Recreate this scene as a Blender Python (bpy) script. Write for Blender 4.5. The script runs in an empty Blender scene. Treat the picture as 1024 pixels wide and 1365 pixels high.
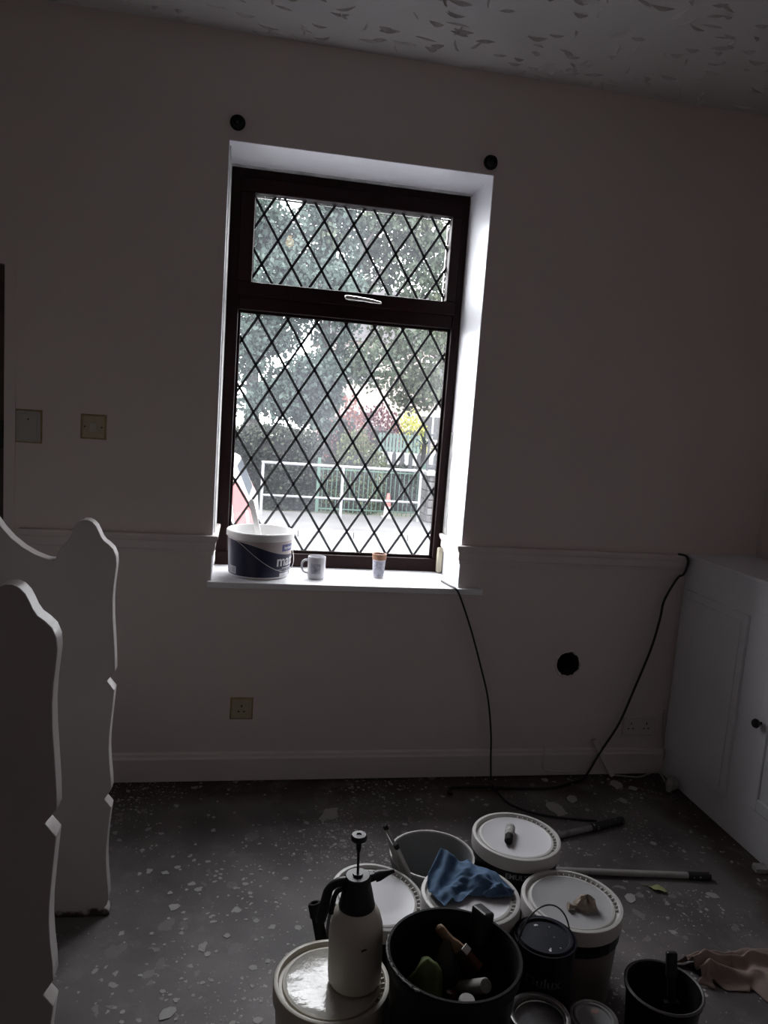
import bpy, bmesh, math, random
import numpy as np
from mathutils import Vector, Matrix

sc = bpy.context.scene
C = sc.collection
PI = math.pi

# ------------------------------------------------------------------ camera
cam_d = bpy.data.cameras.new('camera')
cam = bpy.data.objects.new('camera', cam_d)
C.objects.link(cam)
cam_d.sensor_fit = 'HORIZONTAL'
cam_d.sensor_width = 36.0
cam_d.lens = 1016.58 / 1024 * 36.0
cam_d.clip_start = 0.02
cam_d.clip_end = 300
yaw, pit, rol = 0.1873, 0.1335, 0.0731
fw = Vector((math.sin(yaw) * math.cos(pit), math.cos(yaw) * math.cos(pit), -math.sin(pit)))
r0 = Vector((math.cos(yaw), -math.sin(yaw), 0))
u0 = r0.cross(fw)
rt = r0 * math.cos(rol) + u0 * math.sin(rol)
up = -r0 * math.sin(rol) + u0 * math.cos(rol)
m = Matrix((rt, up, -fw)).transposed().to_4x4()
m.translation = Vector((0, -2.982, 1.5396))
cam.matrix_world = m
sc.camera = cam

# ------------------------------------------------------------------ sky / exposure
SKY = 17.0
BULB = 6.0
w = bpy.data.worlds.new('overcast_sky')
sc.world = w
w.use_nodes = True
nt = w.node_tree
nt.nodes.clear()
o_ = nt.nodes.new('ShaderNodeOutputWorld')
bg = nt.nodes.new('ShaderNodeBackground')
tc = nt.nodes.new('ShaderNodeTexCoord')
sx = nt.nodes.new('ShaderNodeSeparateXYZ')
mr = nt.nodes.new('ShaderNodeMapRange')
mr.inputs['From Min'].default_value = 0
mr.inputs['From Max'].default_value = 1
mr.inputs['To Min'].default_value = 0.80
mr.inputs['To Max'].default_value = 1.20
mu = nt.nodes.new('ShaderNodeMath'); mu.operation = 'MULTIPLY'
mu.inputs[1].default_value = SKY
nt.links.new(tc.outputs['Generated'], sx.inputs[0])
nt.links.new(sx.outputs['Z'], mr.inputs['Value'])
nt.links.new(mr.outputs[0], mu.inputs[0])
nt.links.new(mu.outputs[0], bg.inputs['Strength'])
bg.inputs['Color'].default_value = (0.99, 0.965, 1.0, 1)
nt.links.new(bg.outputs[0], o_.inputs[0])
sc.view_settings.view_transform = 'Standard'
sc.view_settings.look = 'None'
sc.view_settings.exposure = 0.0
sc.view_settings.gamma = 1.0
sc.view_settings.use_curve_mapping = False
sc.cycles.max_bounces = 16
sc.cycles.diffuse_bounces = 8
sc.cycles.glossy_bounces = 4
sc.cycles.transparent_max_bounces = 16
sc.cycles.use_denoising = True
sc.cycles.caustics_reflective = False
sc.cycles.caustics_refractive = False
# light portal of the window opening: helps the sampler find the sky, emits nothing
pl = bpy.data.lights.new('window_portal', 'AREA')
pl.shape = 'RECTANGLE'; pl.size = 0.98; pl.size_y = 1.62
pl.cycles.is_portal = True
po = bpy.data.objects.new('window_portal', pl)
C.objects.link(po)
po.location = (0.4, 0.43, 1.645)
po.rotation_euler = (-PI / 2, 0, 0)

# ------------------------------------------------------------------ helpers
def rnd(seed):
    return random.Random(seed)

class MB:
    """collects geometry of one mesh"""
    def __init__(s):
        s.v = []; s.f = []; s.mi = []; s.cur = 0
    def add(s, vs, fs):
        b = len(s.v)
        s.v += [tuple(p) for p in vs]
        for f in fs:
            s.f.append(tuple(i + b for i in f)); s.mi.append(s.cur)
    def box(s, a, b):
        x0, y0, z0 = [min(p, q) for p, q in zip(a, b)]
        x1, y1, z1 = [max(p, q) for p, q in zip(a, b)]
        s.add([(x0, y0, z0), (x1, y0, z0), (x1, y1, z0), (x0, y1, z0), (x0, y0, z1), (x1, y0, z1), (x1, y1, z1), (x0, y1, z1)],
              [(0, 3, 2, 1), (4, 5, 6, 7), (0, 1, 5, 4), (1, 2, 6, 5), (2, 3, 7, 6), (3, 0, 4, 7)])
        return s
    def lathe(s, prof, n=48, c=(0, 0, 0), a0=0, a1=2 * PI, sx=1, sy=1):
        full = abs(a1 - a0 - 2 * PI) < 1e-6
        k = n if full else n + 1
        vs = []; fs = []
        for (r, z) in prof:
            for i in range(k):
                a = a0 + (a1 - a0) * i / n
                vs.append((c[0] + r * sx * math.cos(a), c[1] + r * sy * math.sin(a), c[2] + z))
        for j in range(len(prof) - 1):
            for i in range(n):
                i2 = (i + 1) % k
                fs.append((j * k + i, j * k + i2, (j + 1) * k + i2, (j + 1) * k + i))
        s.add(vs, fs)
        return s
    def tube(s, pts, r, n=8, cap=True):
        P = [Vector(p) for p in pts]
        R = r if isinstance(r, (list, tuple)) else [r] * len(P)
        vs = []; fs = []
        t = (P[1] - P[0]).normalized()
        nrm = t.orthogonal().normalized()
        for i, p in enumerate(P):
            if i == 0: t2 = (P[1] - P[0])
            elif i == len(P) - 1: t2 = (P[-1] - P[-2])
            else: t2 = (P[i + 1] - P[i - 1])
            t2.normalize()
            nrm = (nrm - t2 * nrm.dot(t2))
            nrm = nrm.normalized() if nrm.length > 1e-6 else t2.orthogonal().normalized()
            b = t2.cross(nrm)
            for k in range(n):
                a = 2 * PI * k / n
                vs.append(p + (nrm * math.cos(a) + b * math.sin(a)) * R[i])
        for j in range(len(P) - 1):
            for k in range(n):
                fs.append((j * n + k, j * n + (k + 1) % n, (j + 1) * n + (k + 1) % n, (j + 1) * n + k))
        if cap:
            fs.append(tuple(range(n))[::-1]); fs.append(tuple(range((len(P) - 1) * n, len(P) * n)))
        s.add(vs, fs)
        return s
    def prism(s, out, axis, a, b):
        """outline (list of 2D) extruded along axis ('x','y','z') from a to b"""
        n = len(out)
        def P(p, d):
            return {'y': (p[0], d, p[1]), 'x': (d, p[0], p[1]), 'z': (p[0], p[1], d)}[axis]
        vs = [P(p, a) for p in out] + [P(p, b) for p in out]
        fs = [tuple(range(n)), tuple(range(2 * n - 1, n - 1, -1))]
        fs += [(i, i + n, (i + 1) % n + n, (i + 1) % n) for i in range(n)]
        s.add(vs, fs)
        return s
    def grid(s, P):
        """P: rows x cols of points"""
        nr, nc = len(P), len(P[0])
        s.add([p for row in P for p in row],
              [(j * nc + i, j * nc + i + 1, (j + 1) * nc + i + 1, (j + 1) * nc + i) for j in range(nr - 1) for i in range(nc - 1)])
        return s
    def mesh(s, name, mats, smooth=False, fix=True):
        me = bpy.data.meshes.new(name)
        me.from_pydata(s.v, [], s.f)
        for mt in (mats if isinstance(mats, (list, tuple)) else [mats]):
            me.materials.append(mt)
        if any(s.mi):
            me.polygons.foreach_set('material_index', s.mi)
        if fix:
            bm = bmesh.new(); bm.from_mesh(me)
            bmesh.ops.recalc_face_normals(bm, faces=bm.faces)
            bm.to_mesh(me); bm.free()
        if smooth:
            me.shade_smooth()
            try:
                me.set_sharp_from_angle(angle=math.radians(smooth if smooth > 1 else 40))
            except Exception:
                pass
        me.update()
        return me
    def obj(s, name, mats, parent=None, smooth=False, fix=True, kind=None, bevel=0):
        o = bpy.data.objects.new(name, s.mesh(name, mats, smooth, fix))
        C.objects.link(o)
        if parent is not None: o.parent = parent
        if kind: o['kind'] = kind
        if bevel:
            md = o.modifiers.new('bevel', 'BEVEL'); md.width = bevel; md.segments = 2; md.limit_method = 'ANGLE'
            md.angle_limit = math.radians(40)
        return o

def tag(o, label, cat, group=None):
    o['label'] = label; o['category'] = cat
    if group: o['group'] = group
    return o

def thing(name, label, cat, loc=(0, 0, 0), rot=(0, 0, 0), group=None):
    o = bpy.data.objects.new(name, None)
    o.empty_display_size = 0.05
    C.objects.link(o)
    o.location = loc; o.rotation_euler = rot
    return tag(o, label, cat, group)

def struct(name, loc=(0, 0, 0)):
    o = bpy.data.objects.new(name, None); C.objects.link(o); o['kind'] = 'structure'; o.location = loc
    return o

def rep(parent, name, mesh, loc=(0, 0, 0), rot=(0, 0, 0), scl=None):
    o = bpy.data.objects.new(name, mesh); C.objects.link(o)
    o.parent = parent; o.location = loc; o.rotation_euler = rot
    if scl: o.scale = scl
    return o

def smooth_path(pts, k=6):
    P = [Vector(p) for p in pts]
    out = []
    for i in range(len(P) - 1):
        a = P[max(i - 1, 0)]; b = P[i]; c = P[i + 1]; d = P[min(i + 2, len(P) - 1)]
        for j in range(k):
            t = j / k
            out.append(0.5 * ((2 * b) + (c - a) * t + (2 * a - 5 * b + 4 * c - d) * t * t + (3 * b - a - 3 * c + d) * t ** 3))
    out.append(P[-1])
    return out

def vnoise(x, y, seed=0):
    """cheap smooth noise in -1..1"""
    def h(i, j):
        n = math.sin(i * 127.1 + j * 311.7 + seed * 74.7) * 43758.5453
        return (n - math.floor(n)) * 2 - 1
    i, j = math.floor(x), math.floor(y); u, v = x - i, y - j
    u = u * u * (3 - 2 * u); v = v * v * (3 - 2 * v)
    return (h(i, j) * (1 - u) + h(i + 1, j) * u) * (1 - v) + (h(i, j + 1) * (1 - u) + h(i + 1, j + 1) * u) * v

# ------------------------------------------------------------------ materials
def mat(name, col, rough=0.6, metal=0.0, noise=None, bump=None, spec=0.5, trans=0.0, coat=0.0):
    """noise=(scale, amount) multiplies colour; bump=(scale, strength, distance)"""
    mt = bpy.data.materials.new(name); mt.use_nodes = True
    t = mt.node_tree; p = t.nodes['Principled BSDF']
    p.inputs['Base Color'].default_value = (*col, 1)
    p.inputs['Roughness'].default_value = rough
    p.inputs['Metallic'].default_value = metal
    p.inputs['Specular IOR Level'].default_value = spec
    p.inputs['Coat Weight'].default_value = coat
    co = t.nodes.new('ShaderNodeTexCoord')
    if noise:
        n = t.nodes.new('ShaderNodeTexNoise'); n.inputs['Scale'].default_value = noise[0]; n.inputs['Detail'].default_value = 6
        t.links.new(co.outputs['Object'], n.inputs['Vector'])
        mx = t.nodes.new('ShaderNodeMix'); mx.data_type = 'RGBA'
        a = noise[1]
        mx.inputs[6].default_value = (*[max(0, c * (1 - a)) for c in col], 1)
        mx.inputs[7].default_value = (*[min(1, c * (1 + a)) for c in col], 1)
        cr = t.nodes.new('ShaderNodeMapRange'); cr.inputs[1].default_value = 0.3; cr.inputs[2].default_value = 0.7
        t.links.new(n.outputs['Fac'], cr.inputs[0]); t.links.new(cr.outputs[0], mx.inputs[0])
        t.links.new(mx.outputs[2], p.inputs['Base Color'])
    if bump:
        n2 = t.nodes.new('ShaderNodeTexNoise'); n2.inputs['Scale'].default_value = bump[0]; n2.inputs['Detail'].default_value = 5
        t.links.new(co.outputs['Object'], n2.inputs['Vector'])
        b = t.nodes.new('ShaderNodeBump'); b.inputs['Strength'].default_value = bump[1]; b.inputs['Distance'].default_value = bump[2]
        t.links.new(n2.outputs['Fac'], b.inputs['Height']); t.links.new(b.outputs[0], p.inputs['Normal'])
    return mt

def add_specks(mt, layers, bumpd=0.0):
    """layers: (scale, threshold, colour, seed, stretch) of irregular splashes laid over the base colour"""
    t = mt.node_tree; p = t.nodes['Principled BSDF']
    src = p.inputs['Base Color'].links[0].from_socket if p.inputs['Base Color'].links else None
    co = t.nodes.new('ShaderNodeTexCoord')
    for (scale, th, col, seed, mask) in layers:
        mp = t.nodes.new('ShaderNodeMapping'); mp.inputs['Location'].default_value = (seed, seed * 2.3, seed * 0.7)
        t.links.new(co.outputs['Object'], mp.inputs[0])
        dn = t.nodes.new('ShaderNodeTexNoise'); dn.inputs['Scale'].default_value = scale * 0.8; dn.inputs['Detail'].default_value = 4
        t.links.new(mp.outputs[0], dn.inputs['Vector'])
        ad = t.nodes.new('ShaderNodeMix'); ad.data_type = 'VECTOR'; ad.inputs[0].default_value = 0.55 / scale * 3
        t.links.new(mp.outputs[0], ad.inputs[4]); t.links.new(dn.outputs['Color'], ad.inputs[5])
        vo = t.nodes.new('ShaderNodeTexVoronoi'); vo.inputs['Scale'].default_value = scale
        t.links.new(ad.outputs[1], vo.inputs['Vector'])
        # random size per cell
        sep = t.nodes.new('ShaderNodeSeparateColor'); t.links.new(vo.outputs['Color'], sep.inputs[0])
        pw = t.nodes.new('ShaderNodeMath'); pw.operation = 'POWER'; pw.inputs[1].default_value = 3.0
        t.links.new(sep.outputs[0], pw.inputs[0])
        ml = t.nodes.new('ShaderNodeMath'); ml.operation = 'MULTIPLY'; ml.inputs[1].default_value = th
        t.links.new(pw.outputs[0], ml.inputs[0])
        if mask:
            mn = t.nodes.new('ShaderNodeTexNoise'); mn.inputs['Scale'].default_value = mask; mn.inputs['Detail'].default_value = 2
            t.links.new(mp.outputs[0], mn.inputs['Vector'])
            mrr = t.nodes.new('ShaderNodeMapRange'); mrr.inputs[1].default_value = 0.42; mrr.inputs[2].default_value = 0.62
            t.links.new(mn.outputs['Fac'], mrr.inputs[0])
            m2 = t.nodes.new('ShaderNodeMath'); m2.operation = 'MULTIPLY'
            t.links.new(ml.outputs[0], m2.inputs[0]); t.links.new(mrr.outputs[0], m2.inputs[1]); ml = m2
        sb = t.nodes.new('ShaderNodeMath'); sb.operation = 'SUBTRACT'
        t.links.new(ml.outputs[0], sb.inputs[0]); t.links.new(vo.outputs['Distance'], sb.inputs[1])
        st = t.nodes.new('ShaderNodeMapRange'); st.inputs[1].default_value = 0.0; st.inputs[2].default_value = 0.05
        t.links.new(sb.outputs[0], st.inputs[0])
        mx = t.nodes.new('ShaderNodeMix'); mx.data_type = 'RGBA'
        if src: t.links.new(src, mx.inputs[6])
        else: mx.inputs[6].default_value = p.inputs['Base Color'].default_value
        mx.inputs[7].default_value = (*col, 1)
        t.links.new(st.outputs[0], mx.inputs[0])
        src = mx.outputs[2]
    t.links.new(src, p.inputs['Base Color'])
    return mt

M = {}
M['wall'] = mat('wall_paint', (0.69, 0.622, 0.605), 0.75, noise=(2.2, 0.035), bump=(35, 0.12, 0.004))
M['ceil'] = mat('ceiling_paint', (0.63, 0.612, 0.615), 0.8, bump=(28, 0.25, 0.006))
M['trim'] = mat('trim_gloss', (0.68, 0.617, 0.602), 0.55, noise=(5, 0.05), bump=(20, 0.08, 0.004))
M['sill'] = mat('sill_gloss', (0.82, 0.82, 0.84), 0.4, bump=(25, 0.05, 0.003))
M['reveal'] = mat('reveal_paint', (0.88, 0.88, 0.92), 0.38, noise=(6, 0.03), bump=(14, 0.12, 0.005), spec=.8)
M['plaster'] = mat('plaster_and_shade_grey', (0.45, 0.45, 0.44), 0.9, noise=(18, 0.3), bump=(30, 0.4, 0.006))
M['cream'] = mat('cream_filler', (0.4712, 0.4408, 0.3344), 0.8, noise=(14, 0.15), bump=(30, 0.3, 0.004))
M['upvc'] = mat('dark_brown_frame', (0.013, 0.0042, 0.0045), 0.5, noise=(30, 0.25), spec=0.12)
M['lead'] = mat('lead_strip', (0.045, 0.047, 0.05), 0.6, metal=0.2)
M['chrome'] = mat('chrome', (0.75, 0.74, 0.72), 0.25, metal=1.0)
M['black'] = mat('black_plastic', (0.012, 0.012, 0.013), 0.45)
M['rubber'] = mat('black_rubber', (0.009, 0.009, 0.009), 0.75, bump=(60, 0.2, 0.002), spec=0.25)
M['hole'] = mat('dark_masonry', (0.045, 0.035, 0.03), 0.95, noise=(25, 0.4), bump=(40, 0.6, 0.01))
M['switch'] = mat('yellowed_plastic', (0.418, 0.3724, 0.2508), 0.45, noise=(9, 0.06))
M['switch_edge'] = mat('masking_tape', (0.38, 0.304, 0.152), 0.7, noise=(30, 0.15))
M['plate'] = mat('cream_plate', (0.456, 0.4408, 0.4028), 0.5)
M['painted_over'] = mat('painted_socket', (0.61, 0.56, 0.545), 0.7, bump=(40, 0.3, 0.003))
M['board'] = mat('white_board_gloss', (0.50, 0.47, 0.46), 0.30, noise=(4, 0.04), bump=(8, 0.05, 0.004))
M['cupboard'] = mat('cupboard_gloss', (0.72, 0.725, 0.76), 0.38, noise=(5, 0.04), bump=(14, 0.08, 0.004))
M['wood_door'] = mat('brown_door', (0.075, 0.055, 0.042), 0.5, noise=(12, 0.3))
M['lid'] = mat('white_tub_lid', (0.608, 0.6004, 0.6232), 0.42, noise=(9, 0.03))
M['lid_rim'] = mat('white_tub_rim', (0.5016, 0.4864, 0.4712), 0.45, noise=(20, 0.06))
M['tub_dark'] = mat('black_tub', (0.009, 0.0085, 0.009), 0.45, spec=0.3)
M['tub_brown'] = mat('brown_tub', (0.1672, 0.1444, 0.1292), 0.5)
M['tub_white'] = mat('white_tub', (0.4712, 0.456, 0.4332), 0.4, noise=(8, 0.05))
M['tub_grey'] = mat('grey_bucket', (0.228, 0.2356, 0.2432), 0.5, noise=(9, 0.08))
M['kettle_rim'] = mat('kettle_rim', (0.0646, 0.0608, 0.057), 0.5)
M['cream_tub'] = mat('cream_tub', (0.4712, 0.4408, 0.3724), 0.4)
M['navy'] = mat('navy_print', (0.010, 0.012, 0.045), 0.35)
M['navy_dark'] = mat('navy_tin', (0.006, 0.007, 0.014), 0.4, spec=0.3)
M['ink_white'] = mat('white_print', (0.608, 0.608, 0.6232), 0.5)
M['ink_grey'] = mat('grey_print', (0.3192, 0.3192, 0.3496), 0.5)
M['ink_dim'] = mat('dim_print', (0.0646, 0.0646, 0.0684), 0.5)
M['ink_red'] = mat('red_print', (0.19, 0.0228, 0.0228), 0.5)
M['ink_blue'] = mat('blue_print', (0.0532, 0.0608, 0.2128), 0.5)
M['pinkwhite'] = mat('pale_pink_print', (0.4712, 0.4104, 0.4028), 0.5)
M['tin'] = mat('tin_metal', (0.42, 0.41, 0.40), 0.35, metal=0.9, noise=(14, 0.2))
M['paint_grey'] = mat('dried_grey_paint', (0.24, 0.24, 0.25), 0.55, noise=(20, 0.15), bump=(20, 0.3, 0.003))
M['wire'] = mat('wire_metal', (0.10, 0.10, 0.10), 0.4, metal=0.8)
M['bottle'] = mat('cloudy_bottle', (0.60, 0.57, 0.50), 0.4)
M['blue_cloth'] = mat('blue_cloth', (0.057, 0.114, 0.2052), 0.85, noise=(40, 0.12), bump=(300, 0.3, 0.001))
M['pink_cloth'] = mat('dusty_pink_cloth', (0.2736, 0.2052, 0.1786), 0.9, noise=(20, 0.15), bump=(200, 0.3, 0.001))
M['tissue'] = mat('tan_paper', (0.3192, 0.266, 0.2128), 0.85, noise=(30, 0.15))
M['green_cloth'] = mat('green_cloth', (0.0988, 0.1292, 0.038), 0.8, noise=(18, 0.3))
M['brown_cloth'] = mat('grey_brown_cloth', (0.076, 0.0684, 0.0646), 0.9, noise=(18, 0.3))
M['wood'] = mat('pale_wood', (0.3192, 0.2052, 0.1292), 0.5, noise=(18, 0.2))
M['red'] = mat('red_plastic', (0.0912, 0.0152, 0.0137), 0.45)
M['roller'] = mat('white_roller', (0.3952, 0.38, 0.3648), 0.8, bump=(160, 0.4, 0.002))
M['pole_grey'] = mat('paint_splashed_pole', (0.2128, 0.209, 0.2052), 0.55, noise=(40, 0.35))
M['pole_white'] = mat('off_white_pole', (0.38, 0.3724, 0.3572), 0.5, noise=(18, 0.15))
M['tray'] = mat('grey_tray', (0.2888, 0.2812, 0.266), 0.55, noise=(20, 0.3))
M['white_cable'] = mat('white_cable', (0.456, 0.4408, 0.418), 0.5)
M['chunk'] = mat('plaster_lump', (0.3648, 0.3496, 0.3344), 0.9, noise=(18, 0.15), bump=(30, 0.5, 0.008))
M['flake'] = mat('paint_flake', (0.38, 0.3724, 0.3572), 0.7, noise=(20, 0.2))
M['leaf'] = mat('yellow_green_leaf', (0.3192, 0.3344, 0.152), 0.6, noise=(25, 0.15))
M['porcelain'] = mat('porcelain', (0.60, 0.59, 0.62), 0.25)
M['cup_print'] = mat('grey_blue_print', (0.304, 0.304, 0.3648), 0.4, noise=(60, 0.5))
M['terracotta'] = mat('brown_band', (0.2736, 0.1292, 0.0684), 0.5)
M['stick'] = mat('painted_stick', (0.75, 0.74, 0.73), 0.5)
# floor: dirty bare floor with paint splashes
M['floor'] = mat('dirty_floor', (0.122, 0.109, 0.109), 0.6, noise=(3.2, 0.45), bump=(14, 0.35, 0.006))
def floor_mat():
    mt = M['floor']
    t = mt.node_tree; p = t.nodes['Principled BSDF']
    # reddish brown bare edge where the old floor covering stopped
    src = p.inputs['Base Color'].links[0].from_socket
    geo = t.nodes.new('ShaderNodeNewGeometry'); s = t.nodes.new('ShaderNodeSeparateXYZ')
    t.links.new(geo.outputs['Position'], s.inputs[0])
    nz = t.nodes.new('ShaderNodeTexNoise'); nz.inputs['Scale'].default_value = 6; nz.inputs['Detail'].default_value = 6
    t.links.new(geo.outputs['Position'], nz.inputs['Vector'])
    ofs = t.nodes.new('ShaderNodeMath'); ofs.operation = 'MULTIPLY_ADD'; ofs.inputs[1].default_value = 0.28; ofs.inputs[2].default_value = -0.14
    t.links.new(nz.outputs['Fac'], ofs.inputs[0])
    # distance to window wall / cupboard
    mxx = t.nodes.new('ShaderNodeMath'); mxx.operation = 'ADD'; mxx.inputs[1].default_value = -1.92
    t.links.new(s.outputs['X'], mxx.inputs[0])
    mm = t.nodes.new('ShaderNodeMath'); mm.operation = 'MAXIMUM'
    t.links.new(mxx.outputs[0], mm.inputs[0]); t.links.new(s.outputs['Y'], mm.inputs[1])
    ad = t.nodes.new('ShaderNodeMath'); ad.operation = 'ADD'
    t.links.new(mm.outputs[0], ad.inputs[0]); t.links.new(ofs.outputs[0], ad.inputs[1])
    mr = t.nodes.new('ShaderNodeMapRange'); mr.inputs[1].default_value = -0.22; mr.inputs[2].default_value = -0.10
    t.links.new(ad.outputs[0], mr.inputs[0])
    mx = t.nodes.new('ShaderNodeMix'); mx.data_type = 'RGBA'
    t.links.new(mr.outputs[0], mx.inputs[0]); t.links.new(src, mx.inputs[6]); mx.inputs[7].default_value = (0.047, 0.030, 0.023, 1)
    # pale dusty patches
    n3 = t.nodes.new('ShaderNodeTexNoise'); n3.inputs['Scale'].default_value = 7; n3.inputs['Detail'].default_value = 8; n3.inputs['Roughness'].default_value = 0.7
    t.links.new(geo.outputs['Position'], n3.inputs['Vector'])
    m3 = t.nodes.new('ShaderNodeMapRange'); m3.inputs[1].default_value = 0.52; m3.inputs[2].default_value = 0.75; m3.inputs[4].default_value = 0.55
    t.links.new(n3.outputs['Fac'], m3.inputs[0])
    mx2 = t.nodes.new('ShaderNodeMix'); mx2.data_type = 'RGBA'
    t.links.new(m3.outputs[0], mx2.inputs[0]); t.links.new(mx.outputs[2], mx2.inputs[6]); mx2.inputs[7].default_value = (0.234, 0.218, 0.215, 1)
    t.links.new(mx2.outputs[2], p.inputs['Base Color'])
    add_specks(mt, [(17, 0.55, (0.168, 0.155, 0.155), 3.1, 1.7), (27, 0.52, (0.215, 0.202, 0.20), 9.1, 2.1), (38, 0.52, (0.33, 0.32, 0.315), 7.7, 2.5), (70, 0.55, (0.42, 0.41, 0.40), 1.9, 3.5), (120, .5, (.42, .41, .40), 4.3, 2.0)])
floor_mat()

def glass_mat():
    mt = bpy.data.materials.new('window_glass'); mt.use_nodes = True
    t = mt.node_tree; t.nodes.clear()
    out = t.nodes.new('ShaderNodeOutputMaterial')
    tr = t.nodes.new('ShaderNodeBsdfTransparent'); tr.inputs[0].default_value = (0.93, 0.95, 0.95, 1)
    gl = t.nodes.new('ShaderNodeBsdfGlossy'); gl.inputs['Roughness'].default_value = 0.0
    lw = t.nodes.new('ShaderNodeLayerWeight'); lw.inputs['Blend'].default_value = 0.5
    pw = t.nodes.new('ShaderNodeMath'); pw.operation = 'POWER'; pw.inputs[1].default_value = 4
    ma = t.nodes.new('ShaderNodeMath'); ma.operation = 'MULTIPLY_ADD'; ma.inputs[1].default_value = 0.5; ma.inputs[2].default_value = 0.035
    t.links.new(lw.outputs['Facing'], pw.inputs[0]); t.links.new(pw.outputs[0], ma.inputs[0])
    m1 = t.nodes.new('ShaderNodeMixShader')
    t.links.new(ma.outputs[0], m1.inputs[0]); t.links.new(tr.outputs[0], m1.inputs[1]); t.links.new(gl.outputs[0], m1.inputs[2])
    # faint bluish translucent film that paints lens haze into the panes
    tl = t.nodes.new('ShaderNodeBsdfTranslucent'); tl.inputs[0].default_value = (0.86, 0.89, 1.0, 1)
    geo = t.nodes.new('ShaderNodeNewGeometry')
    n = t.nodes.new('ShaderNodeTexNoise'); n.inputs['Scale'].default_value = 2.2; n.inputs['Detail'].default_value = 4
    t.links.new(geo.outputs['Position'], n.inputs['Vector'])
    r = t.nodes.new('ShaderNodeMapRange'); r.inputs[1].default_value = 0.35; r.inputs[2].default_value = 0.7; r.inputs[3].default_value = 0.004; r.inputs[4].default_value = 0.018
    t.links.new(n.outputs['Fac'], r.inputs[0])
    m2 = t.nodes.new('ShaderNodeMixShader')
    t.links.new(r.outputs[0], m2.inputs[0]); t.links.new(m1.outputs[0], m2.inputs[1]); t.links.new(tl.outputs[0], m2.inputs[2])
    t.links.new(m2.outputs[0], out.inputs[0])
    return mt
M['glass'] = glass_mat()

def leaf_mat(name, c1, c2, tl=0.35):
    mt = bpy.data.materials.new(name); mt.use_nodes = True
    t = mt.node_tree; t.nodes.clear()
    out = t.nodes.new('ShaderNodeOutputMaterial')
    geo = t.nodes.new('ShaderNodeNewGeometry')
    rp = t.nodes.new('ShaderNodeValToRGB')
    rp.color_ramp.elements[0].color = (*c1, 1); rp.color_ramp.elements[1].color = (*c2, 1)
    t.links.new(geo.outputs['Random Per Island'], rp.inputs[0])
    d = t.nodes.new('ShaderNodeBsdfPrincipled'); d.inputs['Roughness'].default_value = 0.65; d.inputs['Specular IOR Level'].default_value = 0.2
    t.links.new(rp.outputs[0], d.inputs['Base Color'])
    tr = t.nodes.new('ShaderNodeBsdfTranslucent'); t.links.new(rp.outputs[0], tr.inputs[0])
    mx = t.nodes.new('ShaderNodeMixShader'); mx.inputs[0].default_value = tl
    t.links.new(d.outputs[0], mx.inputs[1]); t.links.new(tr.outputs[0], mx.inputs[2])
    t.links.new(mx.outputs[0], out.inputs[0])
    return mt

# ------------------------------------------------------------------ text
def text_mesh(txt, size, ext=0.0):
    cu = bpy.data.curves.new('text', 'FONT'); cu.body = txt; cu.size = size; cu.extrude = ext
    cu.offset = size * .018; cu.align_x = 'CENTER'; cu.align_y = 'CENTER'; cu.resolution_u = 3
    o = bpy.data.objects.new('text', cu); C.objects.link(o)
    dg = bpy.context.evaluated_depsgraph_get()
    me = bpy.data.meshes.new_from_object(o.evaluated_get(dg))
    bpy.data.objects.remove(o); bpy.data.curves.remove(cu)
    return me

def wrap_text(name, txt, size, R, ang, z, material, parent, taper=0.0, bold=0.0, slant=0.0):
    """lettering printed round a cylinder of radius R(z), centred at angle ang, height z"""
    me = text_mesh(txt, size)
    bm = bmesh.new(); bm.from_mesh(me)
    bmesh.ops.triangulate(bm, faces=bm.faces)
    es = [e for e in bm.edges if e.calc_length() > size * 0.25]
    if es: bmesh.ops.subdivide_edges(bm, edges=es, cuts=2)
    for v in bm.verts:
        x, y = v.co.x + v.co.y * slant, v.co.y
        rr = R + taper * y + 0.0008
        a = ang + x / R
        v.co = Vector((rr * math.cos(a), rr * math.sin(a), z + y))
    bm.to_mesh(me); bm.free()
    me.materials.clear(); me.materials.append(material); me.name = name
    o = bpy.data.objects.new(name, me); C.objects.link(o); o.parent = parent
    return o

def patch(name, R, a0, a1, z0, z1, material, parent, off=0.0006, n=14, taper=0.0, shape=None):
    """printed area round a cylinder; shape(u)->(zlow, zhigh)"""
    mb = MB(); P = [[], [], []]
    for i in range(n + 1):
        u = i / n; a = a0 + (a1 - a0) * u
        zl, zh = shape(u) if shape else (z0, z1)
        for k in range(3):
            z = zl + (zh - zl) * k / 2
            rr = R + taper * (z - z0) + off
            P[k].append((rr * math.cos(a), rr * math.sin(a), z))
    mb.grid(P)
    return mb.obj(name, material, parent, fix=False)

# ================================================================== SETTING
WX0, WX1, WZ0, WZ1 = -0.105, 0.902, 0.81, 2.4656      # window opening
CEIL = 2.8317
XL, XR, YB = -1.9, 2.258, -4.4
TH = 0.42
DX0, DX1, DZ = -1.66, -0.857, 1.95                      # front door opening
HX, HZ, HR = 1.422, 0.507, 0.052                       # hole through the wall

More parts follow.
